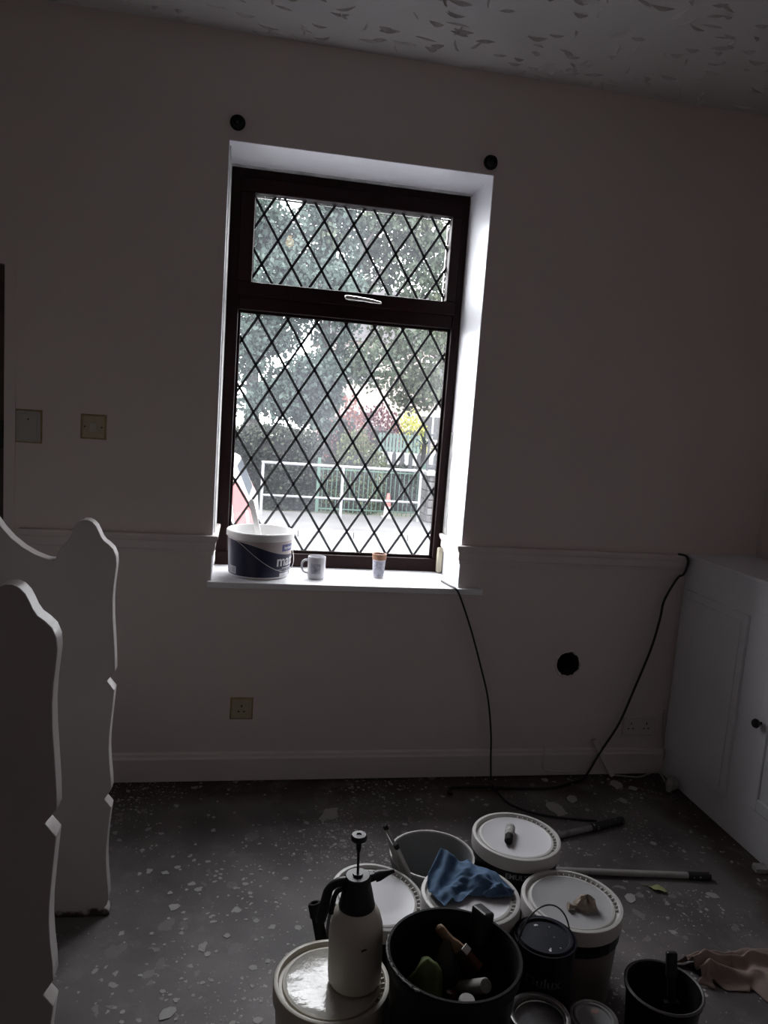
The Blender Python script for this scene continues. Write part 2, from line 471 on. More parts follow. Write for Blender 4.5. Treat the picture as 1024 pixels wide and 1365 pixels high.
def build_shell():
    # window wall with openings
    b = MB()
    b.box((XL - .3, 0, -.0), (DX0, TH, CEIL))
    b.box((DX0, 0, DZ), (DX1, TH, CEIL))
    b.box((DX1, 0, 0), (WX0, TH, CEIL))
    b.box((WX0, 0, 0), (WX1, TH, WZ0))
    b.box((WX0, 0, WZ1), (WX1, TH, CEIL))
    h = 0.13
    b.box((WX1, 0, 0), (HX - h, TH, CEIL))
    b.box((HX + h, 0, 0), (XR + .3, TH, CEIL))
    b.box((HX - h, 0, 0), (HX + h, TH, HZ - h))
    b.box((HX - h, 0, HZ + h), (HX + h, TH, CEIL))
    n = 40; R = rnd(5)
    inner = []; outer = []
    for i in range(n):
        a = 2 * PI * i / n
        rr = HR * (1 + R.uniform(-.05, .05) + (0.16 if -1.0 < (a if a < PI else a - 2 * PI) < -0.3 else 0))
        inner.append((HX + rr * math.cos(a), 0, HZ + rr * math.sin(a)))
        k = h / max(abs(math.cos(a)), abs(math.sin(a)))
        outer.append((HX + k * math.cos(a), 0, HZ + k * math.sin(a)))
    b.add(inner + outer, [(i, (i + 1) % n, (i + 1) % n + n, i + n) for i in range(n)])
    bore = [(x, 0.30, z) for x, y, z in inner]
    b.cur = 1
    b.add(inner + bore, [(i, (i + 1) % n, (i + 1) % n + n, i + n) for i in range(n)] + [tuple(range(n, 2 * n))])
    b.cur = 0
    o = b.obj('wall_front', [M['wall'], M['hole']], fix=False); o['kind'] = 'structure'
    # torn plaster lip round the hole
    lip = MB()
    pts = [(HX + (HR + .004 + R.uniform(-.003, .006)) * math.cos(2 * PI * i / 30), -0.001 + R.uniform(-.002, 0), HZ + (HR + .004 + R.uniform(-.003, .006)) * math.sin(2 * PI * i / 30)) for i in range(30)]
    lip.tube(pts + pts[:1], [0.003 + R.random() * 0.003 for _ in range(31)], 6)
    lip.obj('torn_plaster_edge', M['wall'], o)
    # side and back walls
    for nm, a, c in (('wall_left', (XL - .2, YB, 0), (XL, 0, CEIL)), ('wall_right', (XR, YB, 0), (XR + .2, 0, CEIL)), ('wall_back', (XL - .2, YB - .2, 0), (XR + .2, YB, CEIL))):
        s = MB().box(a, c).obj(nm, M['wall']); s['kind'] = 'structure'
    s = MB().box((1.905, -2.9, 0), (XR, -1.32, CEIL)).obj('wall_chimney', M['wall']); s['kind'] = 'structure'
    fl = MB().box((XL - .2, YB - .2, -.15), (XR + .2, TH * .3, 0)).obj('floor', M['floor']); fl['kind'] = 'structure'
    ce = MB().box((XL - .2, YB - .2, CEIL), (XR + .2, TH, CEIL + .15)).obj('ceiling', M['ceil']); ce['kind'] = 'structure'
    # combed swirl ridges of the textured ceiling
    t = MB(); R = rnd(11)
    for i in range(850):
        x, y = R.uniform(XL, XR), R.uniform(-1.45, -0.03)
        L = R.uniform(.025, .085); a = R.choice([R.uniform(-.5, .5), R.uniform(-.5, .5), R.uniform(.9, 2.2)]); bend = R.uniform(-1.2, 1.2)
        hgt = R.uniform(.005, .014); wd = R.uniform(.003, .007)
        P = []; k = 5
        px, py = x, y
        rows = []
        for j in range(k + 1):
            u = j / k; aa = a + bend * (u - .5)
            px += L / k * math.cos(aa); py += L / k * math.sin(aa)
            s_ = math.sin(PI * min(max(u, .04), .96))
            nx, ny = -math.sin(aa), math.cos(aa)
            rows.append([(px + nx * wd * s_, py + ny * wd * s_, CEIL + .001), (px - nx * wd * .2, py - ny * wd * .2, CEIL - hgt * s_), (px - nx * wd * s_, py - ny * wd * s_, CEIL + .001)])
        t.grid(rows)
    t.obj('plaster_ridges', M['ceil'], ce, kind='stuff')
    return fl

FLOOR = build_shell()

def build_trims():
    # skirting boards
    prof = [(0, 0.006), (-.018, 0.006), (-.018, .098), (-.012, .106), (-.010, .116), (-.003, .122), (0, .122)]
    b = MB(); b.prism([(y, z) for y, z in prof], 'x', -.80, 1.925)
    o = b.obj('baseboard_front', M['trim']); o['kind'] = 'structure'
    b = MB(); b.box((XL, YB, 0), (XL + .018, 0, .12)); o = b.obj('baseboard_left', M['trim']); o['kind'] = 'structure'
    b = MB(); b.box((XL, YB, 0), (XR, YB + .018, .12)); o = b.obj('baseboard_back', M['trim']); o['kind'] = 'structure'
    # dado rail with returns into the window reveal
    def rail(zt):
        return [(0.0, zt - .078), (.008, zt - .078), (.010, zt - .064), (.014, zt - .058), (.014, zt - .030), (.020, zt - .022), (.024, zt - .010), (.024, zt - .002), (.018, zt), (0.0, zt)]
    zt = 1.010
    b = MB(); pr = rail(zt)
    def sweep(path):
        rows = []
        for (x, y, dx, dy) in path:
            rows.append([(x + dx * p[0], y + dy * p[0], p[1]) for p in pr])
        b.grid(rows)
        b.add(rows[0], [tuple(range(len(pr)))]); b.add(rows[-1], [tuple(range(len(pr)))])
    # left wall part, mitred into reveal
    sweep([(-.80, 0, 0, -1), (WX0, 0, 1, -1), (WX0, .285, 1, 0)])
    o = b.obj('trim_1', M['trim']); o['kind'] = 'structure'
    b = MB(); sweep([(WX1, .285, -1, 0), (WX1, 0, -1, -1), (1.925, 0, 0, -1)])
    o = b.obj('trim_2', M['trim']); o['kind'] = 'structure'
    # sill board with nosing and horns
    b = MB()
    b.box((WX0, 0.0, .805), (WX1, .40, .83))
    b.box((WX0 - .012, -.022, .805), (WX1 + .10, 0.0, .83))
    o = b.obj('trim_3', M['sill'], bevel=.004); o['kind'] = 'structure'
    # painted linings of the reveal
    b = MB()
    b.box((WX0, 0.0005, .83), (WX0 + .003, .045, WZ1)); b.box((WX0, .045, .83), (WX0 + .003, .30, 1.0)); b.box((WX1 - .003, 0.0005, .83), (WX1, .30, WZ1)); b.box((WX0, 0.0005, WZ1 - .003), (WX1, .30, WZ1))
    o = b.obj('trim_4', M['reveal']); o['kind'] = 'structure'
    # unpainted plaster margins against the frame: ragged strips, the left widened to paint in shade
    R = rnd(4); b = MB()
    def ragged(side):
        n = 40; rows = []
        for i in range(n + 1):
            u = i / n
            wv = .022 + .010 * vnoise(u * 9, 1.5, 3) + .004 * R.random()
            if side == 'R':
                z = 1.012 + (WZ1 - 1.016 - 1.0) * u
                wv = .030 + .05 * max(0, .6 - u) + .012 * vnoise(u * 9, .3, 2)
                rows.append([(WX1 - .0032, .30, z), (WX1 - .0062, .30, z), (WX1 - .0062, .30 - wv, z), (WX1 - .0032, .30 - wv - .004, z)])
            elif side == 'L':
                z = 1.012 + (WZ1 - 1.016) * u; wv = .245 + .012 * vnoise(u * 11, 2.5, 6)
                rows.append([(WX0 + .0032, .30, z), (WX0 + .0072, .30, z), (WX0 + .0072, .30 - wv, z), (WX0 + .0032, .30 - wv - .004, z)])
            else:
                x = WX0 + (WX1 - WX0) * u
                rows.append([(x, .30, WZ1 - .0032), (x, .30, WZ1 - .0072), (x, .30 - wv, WZ1 - .0072), (x, .30 - wv - .004, WZ1 - .0032)])
        b.grid(rows)
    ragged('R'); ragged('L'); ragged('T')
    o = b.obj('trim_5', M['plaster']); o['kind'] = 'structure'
    b = MB(); b.box((.876, .262, .832), (.897, .298, .945)); o = b.obj('trim_6', M['cream'], bevel=.006); o['kind'] = 'structure'
build_trims()

# ------------------------------------------------------------------ window
def clip_poly(poly, x0, x1, z0, z1):
    def clip(pl, inside, inter):
        out = []
        for i in range(len(pl)):
            a, b = pl[i], pl[(i + 1) % len(pl)]
            ia, ib = inside(a), inside(b)
            if ia: out.append(a)
            if ia != ib: out.append(inter(a, b))
        return out
    def ix(v):
        return lambda a, b: (v, a[1] + (b[1] - a[1]) * (v - a[0]) / (b[0] - a[0]))
    def iz(v):
        return lambda a, b: (a[0] + (b[0] - a[0]) * (v - a[1]) / (b[1] - a[1]), v)
    for ins, it in ((lambda q: q[0] >= x0, ix(x0)), (lambda q: q[0] <= x1, ix(x1)), (lambda q: q[1] >= z0, iz(z0)), (lambda q: q[1] <= z1, iz(z1))):
        if len(poly) < 3: return []
        poly = clip(poly, ins, it)
    return poly

def build_window():
    win = struct('window_1')
    Y0, Y1 = .300, .372
    b = MB()
    ox0, ox1, oz0, oz1 = -.100, .897, .830, 2.460
    lx0, lx1, lz0, lz1 = -.049, .860, .888, 1.905
    sx0, sx1, sz0, sz1 = -.052, .862, 1.968, 2.418      # opening for the top sash
    b.box((ox0, Y0, oz0), (ox1, Y1, lz0)); b.box((ox0, Y0, sz1), (ox1, Y1, oz1))
    b.box((ox0, Y0, lz0), (lx0, Y1, sz1)); b.box((lx1, Y0, lz0), (ox1, Y1, sz1))
    b.box((lx0, Y0, lz1), (lx1, Y1, sz0))
    # sloping glazing beads of the lower light
    bd = .012
    for (x0, z0, x1, z1) in ((lx0, lz0, lx1, lz0 + bd), (lx0, lz1 - bd, lx1, lz1), (lx0, lz0, lx0 + bd, lz1), (lx1 - bd, lz0, lx1, lz1)):
        b.box((x0, .322, z0), (x1, .334, z1))
    b.obj('window_frame', M['upvc'], win, bevel=.004)
    # top hung sash
    sash = MB()
    gx0, gx1, gz0, gz1 = 0.0, .824, 2.017, 2.367
    q = .290
    sash.box((sx0 - .008, q, sz0 - .008), (sx1 + .008, .345, gz0)); sash.box((sx0 - .008, q, gz1), (sx1 + .008, .345, sz1 + .008))
    sash.box((sx0 - .008, q, gz0), (gx0, .345, gz1)); sash.box((gx1, q, gz0), (sx1 + .008, .345, gz1))
    so = sash.obj('top_sash', M['upvc'], win, bevel=.005)
    # spacer bars (bright sealed unit edge)
    sp = MB()
    for (x0, z0, x1, z1) in ((gx0, gz0, gx1, gz0 + .006), (gx0, gz1 - .006, gx1, gz1), (gx0, gz0, gx0 + .005, gz1), (gx1 - .005, gz0, gx1, gz1)):
        sp.box((x0, .3445, z0), (x1, .356, z1))
    sp.obj('spacer_bar', M['chrome'], so)
    sp = MB()
    for (x0, z0, x1, z1) in ((lx0, lz0, lx1, lz0 + .008), (lx0, lz1 - .006, lx1, lz1), (lx0, lz0, lx0 + .005, lz1), (lx1 - .005, lz0, lx1, lz1)):
        sp.box((x0, .3445, z0), (x1, .356, z1))
    sp.obj('spacer_bar', M['chrome'], win)
    # handle
    h = MB()
    P = smooth_path([(.384, .275, 1.990), (.41, .272, 1.989), (.47, .268, 1.986), (.54, .270, 1.980)], 5)
    h.tube(P, [.006, .009, .0105] + [.011] * 3 + [.010] * 3 + [.009] * 4 + [.007] * (len(P) - 14) + [.004], 10)
    h.box((.40, .275, 1.978), (.445, .291, 1.998))
    h.tube([(.424, .274, 1.988), (.424, .2615, 1.988)], .007, 10)
    ho = h.obj('window_handle', M['chrome'], so, smooth=40)
    MB().lathe([(0, .0), (.006, .0), (.006, .002), (0, .002)], 12).obj('lock_button', M['black'], ho).matrix_local = Matrix.Translation((.432, .2575, 1.988)) @ Matrix.Rotation(PI / 2, 4, 'X')
    # leaded diamonds
    def lattice(par, x0, x1, z0, z1, cx, cz, px, pz):
        hw = .0052
        yg0, yg1 = .338, .342
        i0, i1 = math.floor((x0 - cx) / px) - 2, math.ceil((x1 - cx) / px) + 2
        j0, j1 = math.floor((z0 - cz) / pz) - 2, math.ceil((z1 - cz) / pz) + 2
        for half in (0, 1):
            for i in range(i0, i1):
                for j in range(j0, j1):
                    ccx, ccz = cx + (i + .5 * half) * px, cz + (j + .5 + .5 * half) * pz
                    pl = clip_poly([(ccx - px / 2, ccz), (ccx, ccz - pz / 2), (ccx + px / 2, ccz), (ccx, ccz + pz / 2)], x0, x1, z0, z1)
                    pl = [q for k, q in enumerate(pl) if math.dist(q, pl[k - 1]) > 1e-5]
                    if len(pl) < 3: continue
                    ar = abs(sum(pl[k - 1][0] * pl[k][1] - pl[k][0] * pl[k - 1][1] for k in range(len(pl)))) / 2
                    if ar < 1e-5: continue
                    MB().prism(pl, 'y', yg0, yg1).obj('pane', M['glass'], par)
        s = pz / px
        L = math.hypot(px, pz); nx, nz = pz / L, px / L
        for sg in (1, -1):
            for k in range(-30, 31):
                # line z - cz = sg*s*(x - cx - k*px)
                xa, xb = x0, x1
                za, zb = cz + sg * s * (xa - cx - k * px), cz + sg * s * (xb - cx - k * px)
                e = hw / nz
                strip = [(xa - .1, za - sg * s * .1 - e), (xb + .1, zb + sg * s * .1 - e), (xb + .1, zb + sg * s * .1 + e), (xa - .1, za - sg * s * .1 + e)]
                pl = clip_poly(strip, x0, x1, z0, z1)
                if len(pl) < 3: continue
                ar = abs(sum(pl[k2 - 1][0] * pl[k2][1] - pl[k2][0] * pl[k2 - 1][1] for k2 in range(len(pl)))) / 2
                if ar < 1e-4: continue
                MB().prism(pl, 'y', .3352, .3379).obj('lead_came', M['lead'], par)
    lattice(so, gx0, gx1, gz0, gz1, .037, 2.298, .1245, .200)
    lattice(win, lx0, lx1, lz0, lz1, .033, 1.884, .1240, .1985)
    # joggled hinge packing at the foot of the left frame
    return win
build_window()

# ------------------------------------------------------------------ front door at the left edge
def build_door():
    d = struct('door_1')
    b = MB()
    # frame
    b.box((DX1 - .0, .0, 0), (DX1 + .038, -.005, DZ + .06)); b.box((DX0 - .055, 0, 0), (DX0, -.005, DZ + .06)); b.box((DX0, 0, DZ), (DX1, -.005, DZ + .06))
    b.box((DX1 - .02, .08, 0), (DX1, .2, DZ)); b.box((DX0, .08, 0), (DX0 + .02, .2, DZ)); b.box((DX0, .08, DZ - .02), (DX1, .2, DZ))
    b.obj('door_frame', M['wall'], d)
    p = MB()
    x0, x1 = DX0 + .003, DX1 - .003
    p.box((x0, .012, .01), (x1, .075, DZ - .003))
    lf = p.obj('door_leaf', M['wood_door'], d)
    for (z0, z1) in ((.15, .75), (.9, 1.25), (1.4, 1.85)):
        MB().box((x0 + .11, .004, z0), ((x0 + x1) / 2 - .05, .013, z1)).obj('door_panel', M['wood_door'], lf, bevel=.004)
        MB().box(((x0 + x1) / 2 + .05, .004, z0), (x1 - .11, .013, z1)).obj('door_panel', M['wood_door'], lf, bevel=.004)
    k = MB(); k.box((x1 - .07, -.008, 1.30), (x1 - .001, .013, 1.40)); k.lathe([(0, 0), (.014, 0), (.014, .03), (0, .03)], 14, c=(x1 - .05, -.012, 1.335))
    k.obj('door_latch', M['black'], lf)
build_door()

# ------------------------------------------------------------------ cupboard in the alcove
def build_cupboard():
    X = 1.927
    t = thing('alcove_cupboard', 'white painted built-in cupboard in the right corner with a raised side panel and black knob', 'cupboard', (X, 0, 0))
    ye = -1.315
    b = MB()
    # front frame (stiles and rails), hollow behind
    T = .024
    b.box((0, -.028, .0), (T, 0.0, 1.0)); b.box((0, -.585, .0), (T, -.452, 1.0)); b.box((0, ye, 0), (T, ye + .05, 1.0))
    b.box((0, -.452, .855), (T, -.028, 1.0)); b.box((0, -.452, .0), (T, -.028, .135))
    b.box((0, ye, .885), (T, -.585, 1.0)); b.box((0, ye, .0), (T, -.585, .165))
    b.obj('face_frame', M['cupboard'], t)
    MB().box((.022, ye, .02), (.325, 0, .04)).obj('base_shelf', M['cupboard'], t)
    # raised fixed panel
    p = MB()
    p.box((.004, -.452, .135), (.02, -.028, .855))
    y0, y1, z0, z1 = -.458, -.022, .128, .862
    p2 = []
    p.box((-.012, y0, z0), (.004, y1, z1))
    p.box((-.017, y0 + .03, z0 + .03), (-.012, y1 - .03, z1 - .03))
    p.obj('side_panel', M['cupboard'], t, bevel=.003)
    # door with recessed field
    dy0, dy1, dz0, dz1 = ye + .052, -.587, .168, .883
    d = MB()
    st = .045
    d.box((.0, dy0, dz0), (.02, dy0 + st, dz1)); d.box((.0, dy1 - st, dz0), (.02, dy1, dz1))
    d.box((.0, dy0 + st, dz0), (.02, dy1 - st, dz0 + st)); d.box((.0, dy0 + st, dz1 - st), (.02, dy1 - st, dz1))
    d.box((.008, dy0 + st, dz0 + st), (.018, dy1 - st, dz1 - st))
    do = d.obj('door', M['cupboard'], t, bevel=.003)
    do.location.x = -.004
    k = MB(); k.lathe([(0, 0), (.006, 0), (.006, .010), (.015, .016), (.018, .024), (.014, .032), (0, .034)], 16)
    ko = k.obj('knob', M['black'], do, smooth=40); ko.matrix_local = Matrix.Translation((.0, -.600, .495)) @ Matrix.Rotation(-PI / 2, 4, 'Y')
    # top board with a dark gap line at the back
    tp = MB(); tp.box((-.012, ye, 1.0), (.29, -.001, 1.014)); tp.obj('top_board', M['cupboard'], t, bevel=.003)
    MB().box((.296, ye, .985), (.328, -.001, 1.012)).obj('back_strip', M['cupboard'], t)
build_cupboard()

# ------------------------------------------------------------------ wall fittings
def build_wall_fittings():
    # curtain rod end sockets
    for nm, x, z, lb in (('curtain_bracket', -.0766, 2.5248, 'dark round curtain rod bracket on the wall above the left window corner'),
                         ('curtain_bracket', .8816, 2.5079, 'dark round curtain rod bracket on the wall above the right window corner')):
        t = thing(nm, lb, 'bracket', (x, 0, z), (PI / 2, 0, 0))
        MB().lathe([(0, 0), (.027, 0), (.028, .004), (.024, .008), (.018, .012), (.018, .030), (.013, .034), (.013, .014), (0, .014)], 24).obj('socket_cup', M['rubber'], t, smooth=40)
        MB().tube([(0, -.004, .012), (0, -.004, .030)], .005, 8).obj('screw', M['wire'], t)
    def plate(nm, lb, cat, x, z, wd, ht, frame):
        t = thing(nm, lb, cat, (x, 0, z))
        MB().box((-wd / 2 - .006, -.0015, -ht / 2 - .006), (wd / 2 + .006, 0, ht / 2 + .006)).obj('yellow_surround', M['switch_edge'], t)
        MB().box((-wd / 2, -.010, -ht / 2), (wd / 2, -.0015, ht / 2)).obj('plate', frame, t, bevel=.003)
        return t
    t = plate('wall_control', 'taller pale control box with yellowed edges on the wall, beside the door', 'switch', -.774, 1.385, .082, .110, M['plate'])
    MB().box((-.032, -.016, -.045), (.032, -.010, .045)).obj('cover', M['plate'], t, bevel=.002)
    MB().lathe([(0, 0), (.003, 0), (.003, .002), (0, .002)], 10, c=(0, 0, 0)).obj('sensor_dot', M['black'], t).matrix_local = Matrix.Translation((.002, -.016, .026)) @ Matrix.Rotation(PI / 2, 4, 'X')
    t = plate('light_switch', 'small square yellowed light switch on the wall midway between door and window', 'switch', -.5486, 1.3977, .080, .080, M['switch'])
    r = MB().box((-.012, -.0125, -.016), (.012, -.010, .016)).obj('rocker', M['plate'], t, bevel=.002); r.rotation_euler = (.06, 0, 0)
    for s in (-1, 1):
        MB().lathe([(0, 0), (.0035, 0), (.003, .0012), (0, .0012)], 10).obj('screw', M['wire'], t).matrix_local = Matrix.Translation((s * .030, -.010, 0)) @ Matrix.Rotation(PI / 2, 4, 'X')
    t = plate('power_socket', 'single yellowed power socket low on the wall beneath the window', 'socket', .0404, .3066, .080, .080, M['switch'])
    for (x, z, a, c) in ((0, .013, .0025, .005), (-.011, -.010, .004, .0025), (.011, -.010, .004, .0025)):
        MB().box((x - a, -.0106, z - c), (x + a, -.0098, z + c)).obj('pin_slot', M['black'], t)
    t = thing('double_socket', 'double power socket painted over in wall colour low in the right corner', 'socket', (1.787, 0, .225))
    MB().box((-.074, -.010, -.043), (.074, 0, .043)).obj('plate', M['painted_over'], t, bevel=.003)
    for s in (-.037, .037):
        for (x, z, a, c) in ((0, .013, .0025, .005), (-.011, -.010, .004, .0025), (.011, -.010, .004, .0025)):
            MB().box((s + x - a, -.0106, z - c), (s + x + a, -.0098, z + c)).obj('pin_slot', M['black'], t)
build_wall_fittings()

# ------------------------------------------------------------------ cables
def build_cables():
    b = MB()
    pts = [(.855, .10, .834), (.868, .03, .834), (.882, -.028, .832), (.905, -.034, .795), (.965, -.03, .655), (1.023, -.03, .493), (1.065, -.03, .361), (1.092, -.032, .21), (1.100, -.04, .091), (1.098, -.07, .02), (1.092, -.10, .018), (1.094, -.135, .016),
           (1.112, -.228, .005), (1.165, -.30, .005), (1.269, -.355, .005), (1.426, -.391, .005)]
    b.tube(smooth_path(pts, 6), .0042, 8)
    tag(b.obj('power_cable', M['black'], smooth=60), 'black cable hanging from the window sill corner to the floor behind the tubs', 'cable')
    b = MB()
    pts = [(1.868, -.02, 1.012), (1.903, -.022, 1.006), (1.9135, -.03, .985), (1.909, -.03, .951), (1.897, -.03, .925), (1.871, -.03, .907), (1.823, -.03, .809), (1.813, -.03, .725), (1.788, -.03, .59), (1.73, -.03, .401), (1.678, -.03, .246), (1.604, -.033, .117), (1.556, -.04, .03),
           (1.52, -.06, .006), (1.429, -.097, .006), (1.348, -.127, .006), (1.23, -.128, .006), (1.071, -.109, .006), (.93, -.105, .006), (.897, -.13, .006), (.90, -.165, .006)]
    b.tube(smooth_path(pts, 6), .0055, 8)
    tag(b.obj('power_cable', M['black'], smooth=60), 'thicker black cable sagging from the cupboard top across the right corner to the floor', 'cable')
    b = MB()
    pts = [(1.66, -.028, .008), (1.711, -.035, .006), (1.793, -.05, .006), (1.86, -.04, .02), (1.895, -.045, .02), (1.897, -.09, .006)]
    b.tube(smooth_path(pts, 6), .0035, 8)
    tag(b.obj('thin_cable', M['white_cable'], smooth=60), 'thin white cable curling on the floor along the skirting by the cupboard', 'cable')
    b = MB(); b.tube(smooth_path([(1.902, -.006, .30), (1.905, -.006, .2), (1.9205, -.02, .126), (1.9205, -.024, .07)], 5), .0035, 8)
    tag(b.obj('thin_cable', M['white_cable'], smooth=60), 'short thin white cable running down the wall in the cupboard corner', 'cable')
    b = MB(); b.tube(smooth_path([(1.355, -.003, .135), (1.352, -.021, .10), (1.348, -.021, .05), (1.37, -.021, .030), (1.46, -.021, .022), (1.52, -.024, .03)], 5), .004, 8)
    tag(b.obj('thin_cable', M['trim'], smooth=60), 'painted cable looping over the skirting below the round wall hole', 'cable')
    b = MB()
    a, c = Vector((1.572, -.022, .17)), Vector((1.672, -.038, .008)); d = (c - a).normalized(); n = d.cross(Vector((0, 1, 0))).normalized() * .010
    yv = Vector((0, .007, 0))
    vs = [a - n - yv, a + n - yv, c + n - yv, c - n - yv, a - n + yv, a + n + yv, c + n + yv, c - n + yv]
    b.add(vs, [(0, 1, 2, 3), (4, 7, 6, 5), (0, 4, 5, 1), (1, 5, 6, 2), (2, 6, 7, 3), (3, 7, 4, 0)])
    tag(b.obj('trunking_strip', M['trim'], bevel=.002), 'short painted strip leaning diagonally against the skirting behind the black cable', 'strip')
build_cables()

# ------------------------------------------------------------------ scalloped boards
def dirty_foot(mt, h=.035):
    t = mt.node_tree; p = t.nodes['Principled BSDF']; src = p.inputs['Base Color'].links[0].from_socket
    g = t.nodes.new('ShaderNodeNewGeometry'); sp = t.nodes.new('ShaderNodeSeparateXYZ'); t.links.new(g.outputs['Position'], sp.inputs[0])
    n = t.nodes.new('ShaderNodeTexNoise'); n.inputs['Scale'].default_value = 30; n.inputs['Detail'].default_value = 4
    t.links.new(g.outputs['Position'], n.inputs['Vector'])
    a = t.nodes.new('ShaderNodeMath'); a.operation = 'MULTIPLY_ADD'; a.inputs[1].default_value = h * 1.6; a.inputs[2].default_value = -h * .3
    t.links.new(n.outputs['Fac'], a.inputs[0])
    d = t.nodes.new('ShaderNodeMath'); d.operation = 'SUBTRACT'; t.links.new(a.outputs[0], d.inputs[0]); t.links.new(sp.outputs['Z'], d.inputs[1])
    m = t.nodes.new('ShaderNodeMapRange'); m.inputs[1].default_value = -.006; m.inputs[2].default_value = .006; t.links.new(d.outputs[0], m.inputs[0])
    x = t.nodes.new('ShaderNodeMix'); x.data_type = 'RGBA'; t.links.new(m.outputs[0], x.inputs[0]); t.links.new(src, x.inputs[6]); x.inputs[7].default_value = (.05, .035, .028, 1)
    t.links.new(x.outputs[2], p.inputs['Base Color'])
dirty_foot(M['board'])

def build_boards():
    half = [(-.325, 0.004), (-.327, .016), (-.3335, .022), (-.341, .026), (-.333, .036), (-.329, .055), (-.3315, .09), (-.336, .135), (-.3385, .18), (-.3385, .22), (-.336, .265), (-.332, .31), (-.328, .342), (-.3475, .368), (-.329, .398),
            (-.331, .43), (-.336, .475), (-.339, .52), (-.3385, .56), (-.335, .61), (-.331, .66), (-.328, .697), (-.349, .724), (-.3275, .752), (-.329, .79), (-.333, .85), (-.3375, .91), (-.339, .96), (-.337, 1.00), (-.333, 1.04), (-.331, 1.062), (-.333, 1.085),
            (-.341, 1.104), (-.354, 1.117), (-.366, 1.126), (-.374, 1.138), (-.380, 1.152), (-.387, 1.166), (-.397, 1.177), (-.408, 1.182), (-.420, 1.182), (-.432, 1.177), (-.441, 1.168), (-.447, 1.155), (-.450, 1.140), (-.458, 1.124), (-.472, 1.108), (-.484, 1.090), (-.493, 1.066),
            (-.515, 1.070), (-.545, 1.082), (-.575, 1.100), (-.604, 1.124), (-.628, 1.152), (-.648, 1.182), (-.672, 1.214), (-.705, 1.240), (-.75, 1.257), (-.80, 1.264)]
    cx = -.84
    prof = half + [(2 * cx - x, z) for x, z in reversed(half)]
    low = [(2 * cx + .485, .004), (2 * cx + .487, .20), (2 * cx + .52, .25), (-.52, .25), (-.487, .20), (-.485, .004)]
    out = prof + low
    for y, dx, lb in ((-.815, 0, 'white board with scalloped edges and rounded post top, farther one standing nearer the window'),
                      (-1.56, .015, 'white board with scalloped edges and rounded post top, nearer one at the left edge')):
        b = MB(); b.prism([(x - cx, z) for x, z in out], 'y', 0, .044)
        o = b.obj('scalloped_board', M['board'], smooth=50, bevel=.0018)
        o.location = (cx + dx, y, 0)
        tag(o, lb, 'board')
build_boards()

# ------------------------------------------------------------------ tubs, buckets and tins
def lid_mesh(mb, r, H, skirt=.040, inner=True):
    mb.cur = 0
    mb.lathe([(r * .985, H - skirt), (r + .001, H - skirt), (r + .002, H - .006), (r, H - .001), (r - .003, H), (r - .009, H), (r - .011, H - .003), (r - .012, H - .010), (r - .019, H - .011), (r - .021, H - .006), (r - .027, H - .005)], 64)
    mb.cur = 1
    mb.lathe([(r - .027, H - .005), (r - .030, H - .0065), (.05, H - .007), (.0, H - .007)], 64)
    mb.cur = 0
    for i in range(15):
        a = -.7 + .135 * i
        ca, sa = math.cos(a), math.sin(a)
        p = []
        for (rr, zz) in ((r - .0115, H - .0105), (r - .020, H - .0105), (r - .020, H - .005), (r - .0115, H - .003)):
            for s in (-.0012, .0012):
                p.append((rr * ca - s * sa, rr * sa + s * ca, zz))
        mb.add(p, [(0, 1, 3, 2), (2, 3, 5, 4), (4, 5, 7, 6), (0, 2, 4, 6), (1, 7, 5, 3)])

def bail(parent, r, z, drop=True, phi=0, mtl=None):
    b = MB(); P = []
    for i in range(15):
        a = PI * i / 14
        x = (r + .006) * math.cos(a); k = math.sin(a)
        P.append((x, -k * r * .98 * (1 if drop else .3) - .004, z - (k * r * .75 if drop else -k * r)))
    b.tube(P, .0022, 6)
    o = b.obj('handle', mtl or M['wire'], parent, smooth=60); o.rotation_euler.z = phi
    return o

def tub(label, x, y, r, H, body, tilt=(0, 0, 0), z=0.0, name='paint_tub', taper=.88, lidmat=None, panel=None, tubz=None):
    t = thing(name, label, 'tub', (x, y, z), tilt)
    b = MB()
    rb = r * taper
    b.lathe([(0, 0.001), (rb - .006, 0.001), (rb, .006), (r - .005, H - .045), (r - .001, H - .043), (r - .001, H - .030), (r - .006, H - .028), (r - .008, H - .012), (r - .012, H - .012), (rb - .004, .006), (0, .006)], 64)
    b.obj('body', body, t, smooth=40)
    l = MB(); lid_mesh(l, r, H)
    l.obj('lid', [lidmat or M['lid_rim'], panel or M['lid']], t, smooth=40)
    return t

